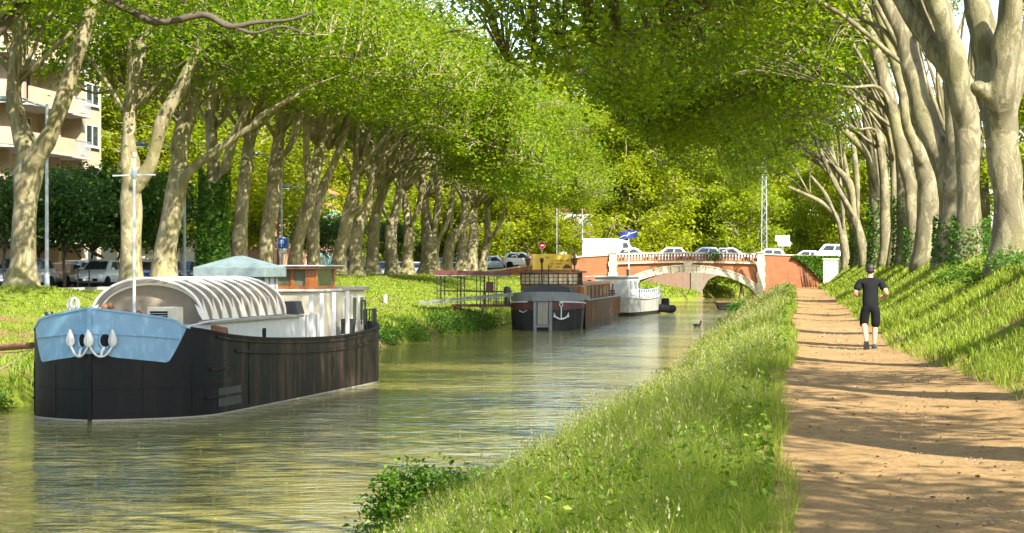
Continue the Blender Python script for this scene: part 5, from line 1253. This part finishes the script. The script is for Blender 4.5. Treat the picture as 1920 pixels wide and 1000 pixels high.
m = MB(); m.add([(-.4,-.008,1.13),(.4,-.008,1.13),(.4,-.008,1.595),(-.4,-.008,1.595)], [(0,1,2,3)]); m.build('stern_plate', M['maroon'], b2)
m = MB(); m.add([(-.42,-.012,1.6),(.42,-.012,1.6),(.42,-.012,2.12),(-.42,-.012,2.12)], [(0,1,2,3)]); m.build('stern_plate', M['grey'], b2)
rd = empty('rudder'); rd.parent = b2
for k in range(4): MB().box(-.28+k*.145, -.142+k*.145, -.22-.008*(k % 2), -.12, .32, 1.58, .008).build('plank', M['grey_wood'], rd)
for s in (-1, 1): MB().box(s*.42-.09, s*.42+.09, -.26, -.02, -.3, 1.6, .02).build('post', M['grey'], rd)
MB().box(-.58, .58, -.30, -.014, 1.60, 1.86, .02).build('cap', M['grey'], rd); MB().box(-.33, .33, -.24, -.1, .18, .30).build('cross_bar', M['grey'], rd)
# white stock anchor on the hull, right of the rudder
an = empty('anchor'); an.parent = b2
def s2(x): a = np.array(HB2[:5]); return float(np.interp(abs(x), a[:, 1], a[:, 0]))-.07
m = MB(); m.tube([(.98, s2(.98)-.05, .62), (.98, s2(.98)-.05, 1.32)], .035, 8); m.build('shank', M['white_clean'], an, True)
MB().tube([(.98+.09*math.cos(a), s2(.98)-.06, 1.42+.10*math.sin(a)) for a in np.linspace(0, 2*math.pi, 15)], .025, 6, False).build('ring', M['white_clean'], an, True)
MB().tube([(.98+.33*t_, s2(.98+.33*t_)-.05, .62+.16*abs(t_)**1.8) for t_ in np.linspace(-1, 1, 11)], .045, 8).build('arm', M['white_clean'], an, True)
for s in (-1, 1):
    x = .98+.33*s; l = s2(x)-.06; m = MB(); m.v = [(x-.09,l,.72),(x+.09,l,.72),(x+.04*s,l,1.0),(x-.07,l+.05,.72),(x+.07,l+.05,.72),(x+.04*s,l+.05,1.0)]; m.f = [(0,1,2),(5,4,3),(0,3,4,1),(1,4,5,2),(2,5,3,0)]; m.build('fluke', M['white_clean'], an)
m = MB(); m.bar((-1.35, s2(-1.35)-.03, 1.08), (-1.13, s2(-1.13)-.03, .98), .05, .03); m.bar((-1.13, s2(-1.13)-.03, .98), (-.90, s2(-.9)-.03, 1.10), .05, .03); m.build('white_mark', M['white_clean'], b2)
# low cuddy, wheelhouse with small panes
m = MB(); prof = [(-1.45,1.9),(1.5,1.9),(1.3,2.30),(.7,2.45),(-.7,2.45),(-1.25,2.30)]; m.prism(prof, 1.2, 3.2); m.build('aft_cuddy', M['dark_grey'], b2, True)
w2 = empty('wheelhouse'); w2.parent = b2
YW = lambda x: 2.6+.35*(x/1.55)**2
MB().prism([(-1.6,YW(1.6)),(-.8,YW(.8)),(0,YW(0)),(.8,YW(.8)),(1.6,YW(1.6)),(1.6,5.2),(-1.6,5.2)], 2.0, 2.46, 'z').build('base', M['brown_wood'], w2)
xw = np.linspace(-1.6, 1.6, 7)
for a, b in zip(xw[:-1], xw[1:]):
    w_ = empty('window'); w_.parent = w2; ya, yb = YW(a), YW(b)
    m = MB(); m.add([(a+.05,ya+.05,2.46),(b-.05,yb+.05,2.46),(b-.05,yb+.05,3.12),(a+.05,ya+.05,3.12)], [(0,1,2,3)]); m.build('pane', M['glass_warm'], w_)
    m = MB(); m.bar((a,ya,2.46),(a,ya,3.14),.06); m.bar((b,yb,2.46),(b,yb,3.14),.05); m.bar((a,ya,2.5),(b,yb,2.5),.05); m.bar((a,ya,3.1),(b,yb,3.1),.06)
    for k in (1, 2):
        t_ = k/3; xx, yy = a+(b-a)*t_, ya+(yb-ya)*t_; z = 2.46+.66*t_; m.bar((a,ya,z),(b,yb,z),.025)
    m.bar(((a+b)/2,(ya+yb)/2,2.46),((a+b)/2,(ya+yb)/2,3.12),.025)
    m.build('lattice', M['black'], w_)
for s in (-1, 1):
    w_ = empty('window'); w_.parent = w2; MB().box(s*1.58-.01, s*1.58+.01, 3.1, 5.1, 2.46, 3.12).build('pane', M['glass_warm'], w_)
    m = MB(); [m.bar((s*1.6,y,2.46),(s*1.6,y,3.14),.06) for y in np.linspace(3.0, 5.2, 6)]; m.bar((s*1.6,3,2.8),(s*1.6,5.2,2.8),.04); m.build('lattice', M['black'], w_)
m = MB(); pts = [(x, YW(x)-.16) for x in np.linspace(-1.85, 1.85, 9)]+[(1.85,5.5),(-1.85,5.5)]; m.prism(pts, 3.14, 3.25, 'z'); m.prism([(x*.8, 3.2+(y-3.2)*.8) for x, y in pts], 3.25, 3.33, 'z'); m.build('roof', M['brown_wood'], w2)
for x in (-1.15, 1.45):
    ln_ = empty('lantern'); ln_.parent = b2
    MB().lathe([(.05,3.2),(.05,3.55),(.11,3.6),(.16,3.85),(.22,3.95),(.10,3.98),(.05,4.1),(.03,4.45)], (x, 2.6, 0), 10).build('lantern_post', M['brown_wood'], ln_, True)
m = MB(); m.tube([(-.30,2.0,2.4),(-.30,2.0,3.75)], .045, 8); m.lathe([(.05,3.7),(.10,3.78),(.10,3.92),(.05,3.98)], (-.30,2.0,0), 10); m.build('lamp_post', M['black'], b2, True)
MB().box(.02, .08, 2.2, 2.26, 3.2, 3.6).build('vent_pipe', M['black'], b2)
# yellow banner with its print
bn = empty('banner'); bn.parent = b2; m = MB(); N = 14
for i in range(N+1):
    x = -.92+2.18*i/N; y = 2.75+.03*math.sin(i*1.3); m.v += [(x, y, 3.30-.01*i/N), (x, y, 4.20-.01*math.sin(i*.7))]
for i in range(N): m.f.append((2*i, 2*i+2, 2*i+3, 2*i+1))
m.build('cloth', M['gold'], bn, fix=False)
for x, z, w_ in ((-.15,3.98,.13),(.03,3.98,.05),(.15,3.80,.06),(.35,3.80,.46),(.92,3.80,.22),(.08,3.62,.10),(.42,3.62,.26),(.12,3.44,.08),(.42,3.44,.24)):
    k = 0; m = MB()
    while k*.085 < w_: m.box(x+k*.085, x+k*.085+.06, 2.70, 2.706, z, z+.085*(1 if (k+int(x*10)) % 3 else .7)); k += 1
    tag(m.build('lettering', M['ochre'], bn), None, None, None, 'stuff')
m = MB(); m.prism([(.82,3.40),(1.22,3.40),(1.23,3.50),(1.16,3.54),(1.10,3.62),(.94,3.62),(.88,3.54),(.80,3.50)], 2.695, 2.702); m.build('printed_car', M['maroon'], bn)
MB().bar((-.92,2.78,3.25),(-.92,2.78,4.25),.05).build('banner_pole', M['brown_wood'], bn); MB().bar((1.26,2.78,3.25),(1.26,2.78,4.25),.05).build('banner_pole', M['brown_wood'], bn)
# brown deckhouse along the side
dh = empty('deckhouse'); dh.parent = b2
m = MB(); m.box(-1.5, 1.5, 5.5, 24, 1.6, 2.35, .02); m.build('wall', M['brown_wood'], dh)
MB().box(-1.65, 1.65, 5.4, 24.2, 2.355, 2.55, .02).build('roof', M['orange_wood'], dh)
for k in range(7): MB().box(1.50, 1.515, 6.6+k*2.4, 7.8+k*2.4, 1.75, 2.2).build('window', M['glass'], dh)
for k in range(8): MB().box(1.85, 1.95, 5.4+k*2.4, 5.5+k*2.4, 1.5, 2.4, .01).build('post', M['brown_wood'], dh)
m = MB(); m.prism([(1.5,1.7),(1.9,1.7),(1.9,2.35),(1.2,2.46),(1.2,2.3)], 3.4, 5.4); m.build('companionway', M['orange_wood'], dh)
MB().ball((.75,5.9,2.6), (.45,.6,.16)).build('skylight_dome', M['grey'], dh, True)

# ---- covered gangway from the bank to the houseboat
gx0 = -19.9; gy = 118.2
gw = empty('covered_gangway', (gx0, gy, 0), 0, 'gangway with a long maroon roof on thin black posts beside the houseboat', 'gangway')
LG = 4.1
m = MB(); m.prism([(-.05,3.05),(LG-.1,3.02),(LG-.1,3.22),(-.05,3.28)], -.3, 1.5); m.build('roof', M['maroon'], gw); MB().box(-.02, LG-.1, -.28, 1.48, 2.97, 3.02).build('roof_trim', M['grey'], gw)
MB().box(.9, LG+.25, -.1, 1.3, 1.26, 1.40).build('floor', M['maroon'], gw)
for x in (.1, .3, 1.22, 1.4, 2.3, 2.5, 2.75, 3.3, 3.42):
    MB().box(x-.022, x+.022, -.12, -.075, 1.45 if x < .9 else 1.26, 2.98).build('post', M['black'], gw)
    if x < 3: MB().box(x-.022, x+.022, 1.25, 1.29, 1.5 if x < .9 else 1.26, 2.98).build('post', M['black'], gw)
m = MB(); m.bar((.1,-.1,2.15),(LG,-.1,2.1),.06); m.bar((.1,1.27,2.15),(LG,1.27,2.1),.06); m.bar((.9,-.1,1.75),(LG,-.1,1.72),.03); m.build('hand_rail', M['black'], gw)
m = MB(); [m.bar((x,-.1,1.4),(x,-.1,2.1),.025) for x in np.linspace(2.5, LG, 12)]; m.build('railing_bars', M['black'], gw)
m = MB(); m.bar((.9,.5,1.24),(2.4,.6,.9),.08); m.bar((2.6,.0,1.25),(2.6,.0,-.3),.10); m.bar((1.2,1.1,1.25),(1.2,1.1,.5),.10); m.build('prop', M['dark_grey'], gw)
MB().box(2.78, 3.2, .1, .15, 2.05, 2.65).build('red_panel', M['maroon'], gw)
# long grey boom and black bollard
bo0, bo1 = P(785, 568, 113.5), P(962, 551, 115.5); m = MB(); m.bar(tuple(bo0), tuple(bo1), .12, .13); m.bar(tuple(bo0+Vector((.3,-.12,-.12))), tuple(bo1+Vector((0,-.12,-.10))), .05, .05)
tag(m.build('boom', M['boom_grey']), 'long grey metal boom lying between the bank and the houseboat stern', 'boom')
q = P(947, 571, 116); tag(MB().lathe([(.16,0),(.15,.55),(.12,.60),(.20,.66),(.20,.85),(.14,.98),(.02,1.02)], n=16).build('mooring_bollard', M['black'], None, True, (q.x, 116.9, 1.405)), 'round topped black bollard on the gangway floor', 'bollard')

# ---- light grey cabin boat with a flag
b3 = empty('cabin_boat', (-12.9, 150.3, 0), R(-8), 'light grey steel cabin boat with a blue flag moored before the bridge', 'boat')
HB3 = [(0,1.3),(.3,1.5),(.8,1.62),(3,1.72),(8,1.7),(11,1.3),(13,.1)]; hb3 = lambda l: interp(HB3, l); zt3 = lambda l: interp([(0,1.32),(4,1.2),(8,1.3),(13,1.9)], l)
hull_part('hull', hb3, zt3, 0, 13, M['hull_grey'], b3, 26, .26, flare=.10); hull_part('boot_band', lambda l: hb3(l)*.90, lambda l: .34, 0, 12.8, M['hull_black'], b3, 22, -.4)
m = MB(); m.add([(-1.17,.02,.26),(1.17,.02,.26),(1.3,-.04,1.32),(-1.3,-.04,1.32)], [(0,1,2,3)]); m.build('transom', M['hull_grey'], b3)
m = MB(); m.add([(-1.17,.03,-.4),(1.17,.03,-.4),(1.17,.03,.27),(-1.17,.03,.27)], [(0,1,2,3)]); m.build('boot_transom', M['hull_black'], b3)
rail_part('rub_rail', hb3, lambda l: zt3(l)-.02, 0, 12.6, .07, .08, M['ship_grey'], b3, 20, sides=(1,)); rail_part('rub_rail', hb3, lambda l: zt3(l)-.02, 0, 12.6, .07, .08, M['ship_grey'], b3, 20, sides=(-1,))
deck_part('deck', hb3, zt3, .02, 12.9, .06, M['grey'], b3)
m = MB(); m.prism([(-1.28,1.28),(1.22,1.28),(1.05,2.72),(-1.2,2.72)], .12, 4.2); cb3 = m.build('cabin', M['ship_grey'], b3)
MB().box(-2.0, 1.2, .0, 4.5, 2.722, 2.83, .02).build('roof', M['ship_grey'], cb3)
m = MB(); m.box(-.10, .2, .10, .118, 1.72, 1.84); m.box(-.10, .2, .10, .118, 1.54, 1.66); m.build('vent_opening', M['black_rubber'], b3)
for k in range(2): m = MB(); m.add([(1.165-.0,.9+k*1.5,1.95),(1.165,1.7+k*1.5,1.95),(1.10,1.7+k*1.5,2.5),(1.10,.9+k*1.5,2.5)], [(0,1,2,3)]); m.build('side_window', M['glass'], b3, loc=(.02,0,0))
m = MB(); m.add([(1.25,2.65,1.3),(1.25,3.15,1.3),(1.14,3.15,2.35),(1.14,2.65,2.35)], [(0,1,2,3)]); m.build('door', M['dark_grey'], b3, loc=(.0,1.0,0))
m = MB(); m.box(-1.1, -.35, .10, .115, 2.1, 2.5); m.build('window', M['glass'], b3)
m = MB(); m.lathe([(.10,2.83),(.10,3.25),(.12,3.3)], (.95,1.0,0), 10); m.build('exhaust_stack', M['black'], b3)
m = MB(); yy_ = np.linspace(.6, 9.5, 13)
for y in yy_: m.bar((hb3(y)-.06,y,zt3(y)-.02),(hb3(y)-.06,y,zt3(y)+.62),.045)
for h_ in (.62, .32):
    for a_, b_ in zip(yy_[:-1], yy_[1:]): m.bar((hb3(a_)-.06,a_,zt3(a_)+h_),(hb3(b_)-.06,b_,zt3(b_)+h_),.04)
m.build('side_railing', M['white_clean'], b3)
MB().box(.5, 1.4, 5.0, 7.5, 1.2, 1.62, .05).build('deck_locker', M['ship_grey'], b3)
m = MB(); m.ball((-1.75,.6,2.3), (.28,.3,.26)); m.ball((-1.5,.5,2.2), (.24,.25,.2)); m.build('folded_tarpaulin', M['dark_grey'], b3, True)
fl = empty('flag'); fl.parent = b3
MB().tube([(.75,2.2,2.82),(.75,2.2,5.95)], [.04,.025], 8).build('flag_pole', M['white_clean'], fl, True)
def fy(x): return 2.15-.06*math.sin((x+.6)*5)
def fz(x): return .16*(x+.65)/1.35
m = MB(); N = 12
for i in range(N+1):
    x = -.65+1.35*i/N; m.v += [(x+.7, fy(x), 5.42+fz(x)), (x+.7, fy(x), 5.95+fz(x))]
for i in range(N): m.f.append((2*i, 2*i+2, 2*i+3, 2*i+1))
m.build('flag_cloth', M['navy'], fl, fix=False)
m = MB(); sw = [(-.58,5.46),(-.35,5.60),(-.15,5.64),(-.05,5.60),(.05,5.72),(.25,5.80),(.45,5.84),(.62,5.92)]
for (xa, za), (xb, zb_) in zip(sw[:-1], sw[1:]): m.bar((xa+.7, fy(xa)-.03, za+.08), (xb+.7, fy(xb)-.03, zb_+.08), .02, .055)
m.build('white_bird_mark', M['white_clean'], fl); m = MB(); m.bar((.72,fy(.02)-.035,5.84),(.82,fy(.12)-.035,5.93),.02,.05); m.build('yellow_mark', M['yellow'], fl)
# dark dinghy beyond, and a small moored punt on the right bank
dg = empty('dinghy', (-10.0, 160.5, 0), R(-8), 'black rubber dinghy beyond the light grey cabin boat', 'dinghy')
m = MB(); m.tube([(-.55,1.4,.3),(-.6,-.3,.3),(-.4,-1.0,.36),(0,-1.3,.42),(.4,-1.0,.36),(.6,-.3,.3),(.55,1.4,.3)], .3, 10); m.build('tube', M['black_rubber'], dg, True); MB().box(-.5, .5, -1, 1.3, .08, .2).build('floor', M['dark_grey'], dg); MB().box(-.3, .3, 1.2, 1.5, .2, 1.1, .05).build('engine', M['black'], dg)
pn = empty('punt', (-5.1, 172, 0), R(6), 'small dark flat boat under the bush on the path side', 'boat')
m = MB(); m.prism([(-1.0,.05),(1.0,.05),(1.2,.6),(-1.2,.6)], -.8, 2.2); m.build('hull', M['hull_black'], pn); MB().box(-1.22, 1.22, -.85, 2.25, .602, .68).build('deck', M['brown_wood'], pn)
# small duck on the water
dk = empty('duck', (*P(1307, 612, 125)[:2], 0), R(70), 'small dark duck swimming in front of the bridge', 'duck')
m = MB(); m.ball((0,0,.06), (.11,.24,.10), 12, 8); m.tube([(0,-.17,.08),(0,-.22,.2),(0,-.23,.26)], [.06,.045,.045], 8); m.ball((0,-.25,.29), (.05,.065,.05)); m.add([(-.02,-.3,.28),(.02,-.3,.28),(0,-.38,.27),(0,-.3,.30)], [(0,1,2),(0,2,3),(1,3,2)]); m.add([(-.05,.2,.1),(.05,.2,.1),(0,.36,.16),(0,.2,.04)], [(0,1,2),(0,2,3),(1,3,2)]); m.build('body', M['dark_grey'], dk, True)

# ------------------------------------------------------------------ runner
def skinned(name, joints, edges, mat, parent, sub=2, root_i=0):
    me = bpy.data.meshes.new(name); me.from_pydata([j[:3] for j in joints], edges, [])
    ob = bpy.data.objects.new(name+'_src', me); col.objects.link(ob)
    md = ob.modifiers.new('skin', 'SKIN'); md.use_smooth_shade = True; md.branch_smoothing = .6
    for i, j in enumerate(joints):
        v = me.skin_vertices[0].data[i]; r_ = j[3]; v.radius = r_ if hasattr(r_, '__len__') else (r_, r_); v.use_root = (i == root_i)
    s = ob.modifiers.new('sub', 'SUBSURF'); s.levels = sub; s.render_levels = sub
    dg_ = bpy.context.evaluated_depsgraph_get(); dg_.update()
    nm = bpy.data.meshes.new_from_object(ob.evaluated_get(dg_)); bpy.data.objects.remove(ob)
    nm.polygons.foreach_set('use_smooth', np.ones(len(nm.polygons), bool))
    return link(name, nm, mat, parent)
pr = P(1632, 657, 44.6)
pe = empty('person', (pr.x, 44.6, 1.765), R(0), 'runner in black T-shirt, black shorts and black trainers seen from behind', 'person')
pe.scale = (1.12, 1, 1)
# x right, y away from the camera (direction of travel), z up. left foot is lifted behind
J = [(0,0,.96,.13),(0,.02,1.12,(.12,.10)),(0,.05,1.30,(.15,.11)),(0,.06,1.43,(.10,.07)),(0,.07,1.52,.050),(0,.085,1.57,.058),(0,.10,1.65,(.078,.09)),(0,.10,1.735,(.066,.08)),
     (-.18,.05,1.42,.062),(-.27,.00,1.22,.047),(-.29,.02,1.15,.044),(-.25,.20,1.12,.034),(-.22,.27,1.14,.027),
     (.18,.05,1.42,.062),(.28,-.06,1.24,.047),(.305,-.06,1.17,.044),(.25,.12,1.10,.034),(.23,.19,1.09,.027),
     (-.10,0,.88,.092),(-.115,.05,.56,.062),(-.11,-.02,.48,.058),(-.095,-.22,.34,.056),(-.085,-.36,.20,.036),(-.085,-.40,.15,.036),
     (.10,0,.88,.092),(.095,.02,.55,.062),(.09,.03,.47,.058),(.08,.0,.31,.055),(.075,-.03,.12,.035),(.075,-.03,.07,.036)]
E = [(0,1),(1,2),(2,3),(3,4),(4,5),(5,6),(6,7),(3,8),(8,9),(9,10),(10,11),(11,12),(3,13),(13,14),(14,15),(15,16),(16,17),(0,18),(18,19),(19,20),(20,21),(21,22),(22,23),(0,24),(24,25),(25,26),(26,27),(27,28),(28,29)]
skinned('body', J, E, M['skin'], pe)
# hands: palm and five curled fingers each
for s, wx in ((-1, (-.22,.27,1.14)), (1, (.23,.19,1.09))):
    jj = [(wx[0],wx[1],wx[2],.022),(wx[0]-s*.0,wx[1]+.05,wx[2]+.005,(.030,.016)),(wx[0],wx[1]+.085,wx[2]+.005,(.034,.014))]; ee = [(0,1),(1,2)]
    for k in range(4):
        b = len(jj); zz = wx[2]+.03-.02*k; ln = (.034,.04,.037,.028)[k]
        jj += [(wx[0],wx[1]+.09,zz,.0095),(wx[0]-s*.018,wx[1]+.09+ln,zz-.002,.009),(wx[0]-s*.045,wx[1]+.085+ln*.6,zz-.004,.008),(wx[0]-s*.045,wx[1]+.07,zz-.004,.0075)]; ee += [(2,b),(b,b+1),(b+1,b+2),(b+2,b+3)]
    b = len(jj); jj += [(wx[0]-s*.02,wx[1]+.05,wx[2]+.035,.011),(wx[0]-s*.04,wx[1]+.08,wx[2]+.04,.0095)]; ee += [(1,b),(b,b+1)]
    skinned('hand', jj, ee, M['skin'], pe, 1)
skinned('shirt', [(0,.0,.80,(.160,.125)),(0,.0,.95,(.165,.128)),(0,.02,1.10,(.165,.122)),(0,.05,1.28,(.178,.128)),(0,.06,1.43,(.165,.105)),(0,.068,1.515,.082),(-.19,.05,1.425,.085),(-.265,.0,1.22,.078),(.19,.05,1.425,.085),(.27,-.05,1.23,.078)],
        [(0,1),(1,2),(2,3),(3,4),(4,5),(4,6),(6,7),(4,8),(8,9)], M['shirt'], pe)
skinned('shorts', [(0,0,1.0,(.150,.115)),(0,0,.90,(.152,.125)),(-.10,0,.82,.108),(-.115,.045,.60,.094),(-.122,.055,.44,.088),(.10,0,.82,.108),(.10,.02,.60,.094),(.098,.03,.44,.088)], [(0,1),(1,2),(2,3),(3,4),(1,5),(5,6),(6,7)], M['shorts'], pe)
m = MB(); m.ball((0,.085,1.70), (.086,.10,.098), 18, 12); m.ball((0,.05,1.655), (.075,.065,.075), 14, 10); m.build('hair', M['hair'], pe, True)
for s in (-1, 1): MB().ball((s*.083,.105,1.645), (.014,.026,.034), 8, 6).build('ear', M['skin'], pe, True)
m = MB(); m.ball((0,.195,1.64), (.013,.028,.026), 8, 6); m.build('nose', M['skin'], pe, True)
for s in (-1, 1): MB().ball((s*.032,.178,1.672), (.013,.008,.009), 8, 6).build('eye', M['white_clean'], pe, True)
MB().ball((0,.180,1.598), (.026,.010,.007), 8, 6).build('mouth', M['maroon'], pe, True)
def shoe(c, pitch):
    o = empty('shoe', c); o.parent = pe; o.rotation_euler = (pitch, 0, 0)
    m = MB(); st = [(-.09,.036,.02,.085),(-.07,.042,.0,.115),(-.02,.042,.0,.11),(.04,.045,.0,.085),(.10,.05,.005,.065),(.15,.046,.01,.055),(.185,.025,.02,.045)]
    for y, w, a, b in st: m.v += [(x, y, z) for x, z in ((-w,a),(w,a),(w*1.02,a+.02),(w*.8,b-.01),(0,b),(-w*.8,b-.01),(-w*1.02,a+.02))]
    for i in range(len(st)-1):
        for k in range(7): m.f.append((i*7+k, i*7+(k+1) % 7, i*7+7+(k+1) % 7, i*7+7+k))
    m.f += [tuple(range(7)), tuple(range(42, 49))]; m.build('upper', M['black'], o, True)
    m = MB(); m.prism([(-.04,-.10),(.04,-.10),(.055,.06),(.048,.15),(.02,.195),(-.02,.195),(-.048,.15),(-.055,.06)], -.012, .016, 'z'); m.build('sole', M['dark_grey'], o)
    m = MB(); m.box(-.05, .05, -.03, -.015, .03, .075); m.box(-.05, .05, .02, .032, .03, .07); m.build('pale_stripe', M['grey'], o)
shoe((.075,-.02,.012), 0); shoe((-.085,-.36,.10), R(-62))

# ------------------------------------------------------------------ shrubs, ivy, bank plants
def leafy(name, loc, radii, n, leaf, matk, label, cat, group, seed, stems=9, clus=40, sig=.16, trail=None):
    r_ = np.random.default_rng(seed); root = empty(name, loc, 0, label, cat, group)
    d = r_.normal(0, 1, (clus, 3)); d /= np.linalg.norm(d, axis=1, keepdims=True); d[:, 2] = np.abs(d[:, 2])
    C = d*np.array(radii)*(r_.random(clus)**.45)[:, None]
    per = n//clus; pts = np.repeat(C, per, 0)+r_.normal(0, 1, (clus*per, 3))*sig*np.array([1, 1, .8]); pts[:, 2] = np.maximum(pts[:, 2], -.1)
    paths = [np.column_stack([np.array([[c[0]*.15, c[1]*.15, -.15], [c[0]*.6, c[1]*.6, c[2]*.6+.08], c]), [.014*max(1, leaf/.09), .010*max(1, leaf/.09), .004]]) for c in C[::max(1, clus//stems)]]
    V, F = tubes_np(paths, 4, 0, seed); link('stems', mesh_from_tubes('stems', V, F), M['bark_dark'], root)
    link('leaves', leaf_mesh('leaves', pts, leaf, .5, .1, seed), M[matk], root)
    return root
def on(px, Y, py=None): x = (px-1490)*Y/4000; return (x, Y, max(.0, float(Z(x, Y))))
leafy('shrub', (-4.75, 27.0, .15), (.68,.6,.74), 6000, .085, 'leaf_shrub', 'dark leafy shrub at the water edge in front', 'shrub', None, 1, 26, 60, .13)
leafy('shrub', (-4.2, 27.6, .35), (.55,.55,.45), 2400, .075, 'leaf_shrub', 'low bright green bush beside the front shrub', 'shrub', None, 2, 16, 36, .12)
leafy('shrub', (-3.9, 33.5, .25), (.55,.6,.4), 1100, .07, 'leaf_shrub', 'low green weeds at the water edge behind the front shrub', 'shrub', None, 3, 14, 36, .12)
leafy('shrub', (-1.1, 52, 1.15), (.75,1.6,.5), 1800, .08, 'leaf_shrub', 'green nettle patch at the top of the near bank', 'shrub', None, 4, 20, 40, .16)
leafy('shrub', on(1392, 150), (1.0,1.6,1.25), 1800, .17, 'leaf_ivy', 'dark round bush on the near bank before the stone arch', 'shrub', None, 5, 14, 50, .22)
leafy('shrub', on(1362, 128), (.55,1.2,.45), 700, .12, 'leaf_shrub', 'small dark bush at the water edge before the round bush', 'shrub', None, 6, 10, 26, .16)
k = 0
for px, Y, rx, h in ((728,90,.9,.9),(760,95,1.0,.8),(795,101,.9,.75),(838,108,1.1,1.3),(868,112,.9,.8),(900,116,1.1,.8),(935,120,1.1,1.0)):
    x = float(XL(Y))-.25; k += 1
    leafy('bank_shrub', (x, Y, .1), (rx, 2.0, h), 1500, .12, 'leaf_shrub' if k % 2 else 'leaf_ivy', '%s waterside shrub on the far bank, counted from the barge stern' % ORD[k-1], 'shrub', 'waterside shrubs between the two dark boats', 20+k, 12, 44, .2)
for i, (Y, rx, h) in enumerate(((47.5,.7,.6),(51.5,.8,.6),(44.5,.6,.5))):
    leafy('bank_shrub', (float(XL(Y))-.2, Y, .1), (rx, 1.0, h), 900, .09, 'leaf_shrub', ['low weeds below the rust brown spacer pole', 'weeds on the bank behind the blue bow', 'weeds at the picture edge by the water'][i], 'shrub', None, 40+i, 12, 30, .14)
for i, (Y, dx, rx, h) in enumerate(((178,0,1.5,1.2),(186,-.4,1.6,1.3),(194,-.3,1.5,1.1),(170,-.3,1.2,.9))):
    leafy('bank_shrub', (float(XL(Y))-.3+dx, Y, .1), (rx, 2.4, h), 1100, .17, 'leaf_shrub', '%s bush on the far bank beside the bridge arch, counted from the arch' % ORD[3-i], 'shrub', 'bushes on the far bank by the bridge', 60+i, 10, 40, .25)

o = link('weeds', leaf_mesh('weeds', WEED[0], WEED[1], .55, .1, 77), M['leaf_weed']); tag(o, 'broad leaved weeds growing through the meadow grass', None, None, 'stuff')
def ivy_patch(name, pts, nrm, leaf, label, seed, loc, matk='leaf_ivy'):
    root = empty(name, loc, 0, label, 'ivy', 'ivy'); p = np.asarray(pts)-np.array(loc)
    r_ = np.random.default_rng(seed); pj = p + np.asarray(nrm)*r_.uniform(.02, .16, (len(p), 1))
    me = leaf_mesh('leaves', pj, leaf, .85, .6, seed, .1, .2)
    link('leaves', me, M[matk], root)
    n = max(6, len(p)//140); idx = r_.choice(len(p), n, replace=False); paths = []
    for i in idx:
        q = p[i]; lo = np.array([q[0]*.8, q[1], min(q[2], 0.)]); paths.append(np.column_stack([np.array([lo, (lo+q)/2+r_.normal(0,.05,3), q]), [.02,.015,.008]]))
    V, F = tubes_np(paths, 4, 0, seed); link('stems', mesh_from_tubes('stems', V, F), M['bark_dark'], root); return root
def ivy_on_trunk(px, Y, r, h, n, leaf, label, seed, lean=0, spread=1.0):
    x = (px-1490)*Y/4000; z = float(Z(x, Y)); r_ = np.random.default_rng(seed)
    a = r_.uniform(0, 2*np.pi, n); t_ = r_.random(n)**1.1; hh = t_*h*(.92+.08*np.sin(a*2+seed)); rr = r*(1+.25*np.exp(-hh/.5))
    nr = np.stack([np.cos(a), np.sin(a), np.zeros(n)], 1); pts = np.stack([x+lean*hh/h+nr[:, 0]*rr, Y+nr[:, 1]*rr, z+hh], 1)
    return ivy_patch('ivy', pts, nr*spread, leaf, label, seed, (x, Y, z))
ivy_on_trunk(396, 109.6, .46, 6.3, 9000, .16, 'thick dark ivy climbing the trunk behind the blue grey hut', 1, .15, 2.6)
ivy_on_trunk(1818, 63.4, .42, 1.5, 1100, .10, 'ivy at the foot of the thick shaded trunk', 2, 0, 1.2)
ivy_on_trunk(1779, 71.7, .42, 1.6, 900, .11, 'ivy at the foot of the trunk with the bowed limb', 3)
ivy_on_trunk(1648, 131, .55, 4.2, 1500, .17, 'tall ivy on a pale trunk beside the runner', 4, -.1, 1.2)
ivy_on_trunk(1608, 174, .5, 3.4, 800, .2, 'ivy on one of the farthest towpath trunks', 5)
ivy_on_trunk(1694, 104, .42, 3.4, 900, .15, 'ivy on a slim trunk between the runner and the broad trunks', 6)
ivy_on_trunk(1714, 92, .35, 1.6, 600, .13, 'low ivy on the slim trunk left of the broad one', 7)
for i, (x, Y) in enumerate(((4.4,51.2),(5.0,49.6),(4.5,57),(5.4,46.8))):
    leafy('ground_ivy', (x, Y, float(Z(x, Y))), (.7,.9,.38), 900, .085, 'leaf_ivy' if i % 2 else 'leaf_shrub', ['ivy clump left of the sunlit trunk foot', 'ivy clump before the sunlit trunk foot', 'ivy clump between the first two trunks', 'ivy clump at the picture edge below the sunlit trunk'][i], 'ivy', None, 80+i, 12, 30, .13)
# ivy over the right wing wall of the bridge
r_ = np.random.default_rng(5); n = 5200; x = r_.uniform(-.2, 4.2, n); edge = 4.3-2.7*np.clip((x-.0)/3.0, 0, 1)**1.25; z = edge+(4.5-edge)*r_.random(n); kp = r_.random(n) < np.clip((z-edge)/.25, .3, 1)
ivy_patch('ivy', np.stack([x, np.full(n, 199.98), z], 1)[kp], np.tile([0,-1.6,0], (kp.sum(), 1)), .2, 'ivy hanging over the right wing wall of the bridge', 9, (2.4, 199.9, 1.6), 'leaf_shrub')
n = 240; ivy_patch('ivy', np.stack([r_.normal(-7.6,.45,n), np.full(n, 199.9), 4.45+r_.normal(0,.3,n)], 1), np.tile([0,-1.5,0], (n, 1)), .16, 'small ivy tuft hanging on the bridge balustrade', 10, (-7.6, 199.9, 4.4))
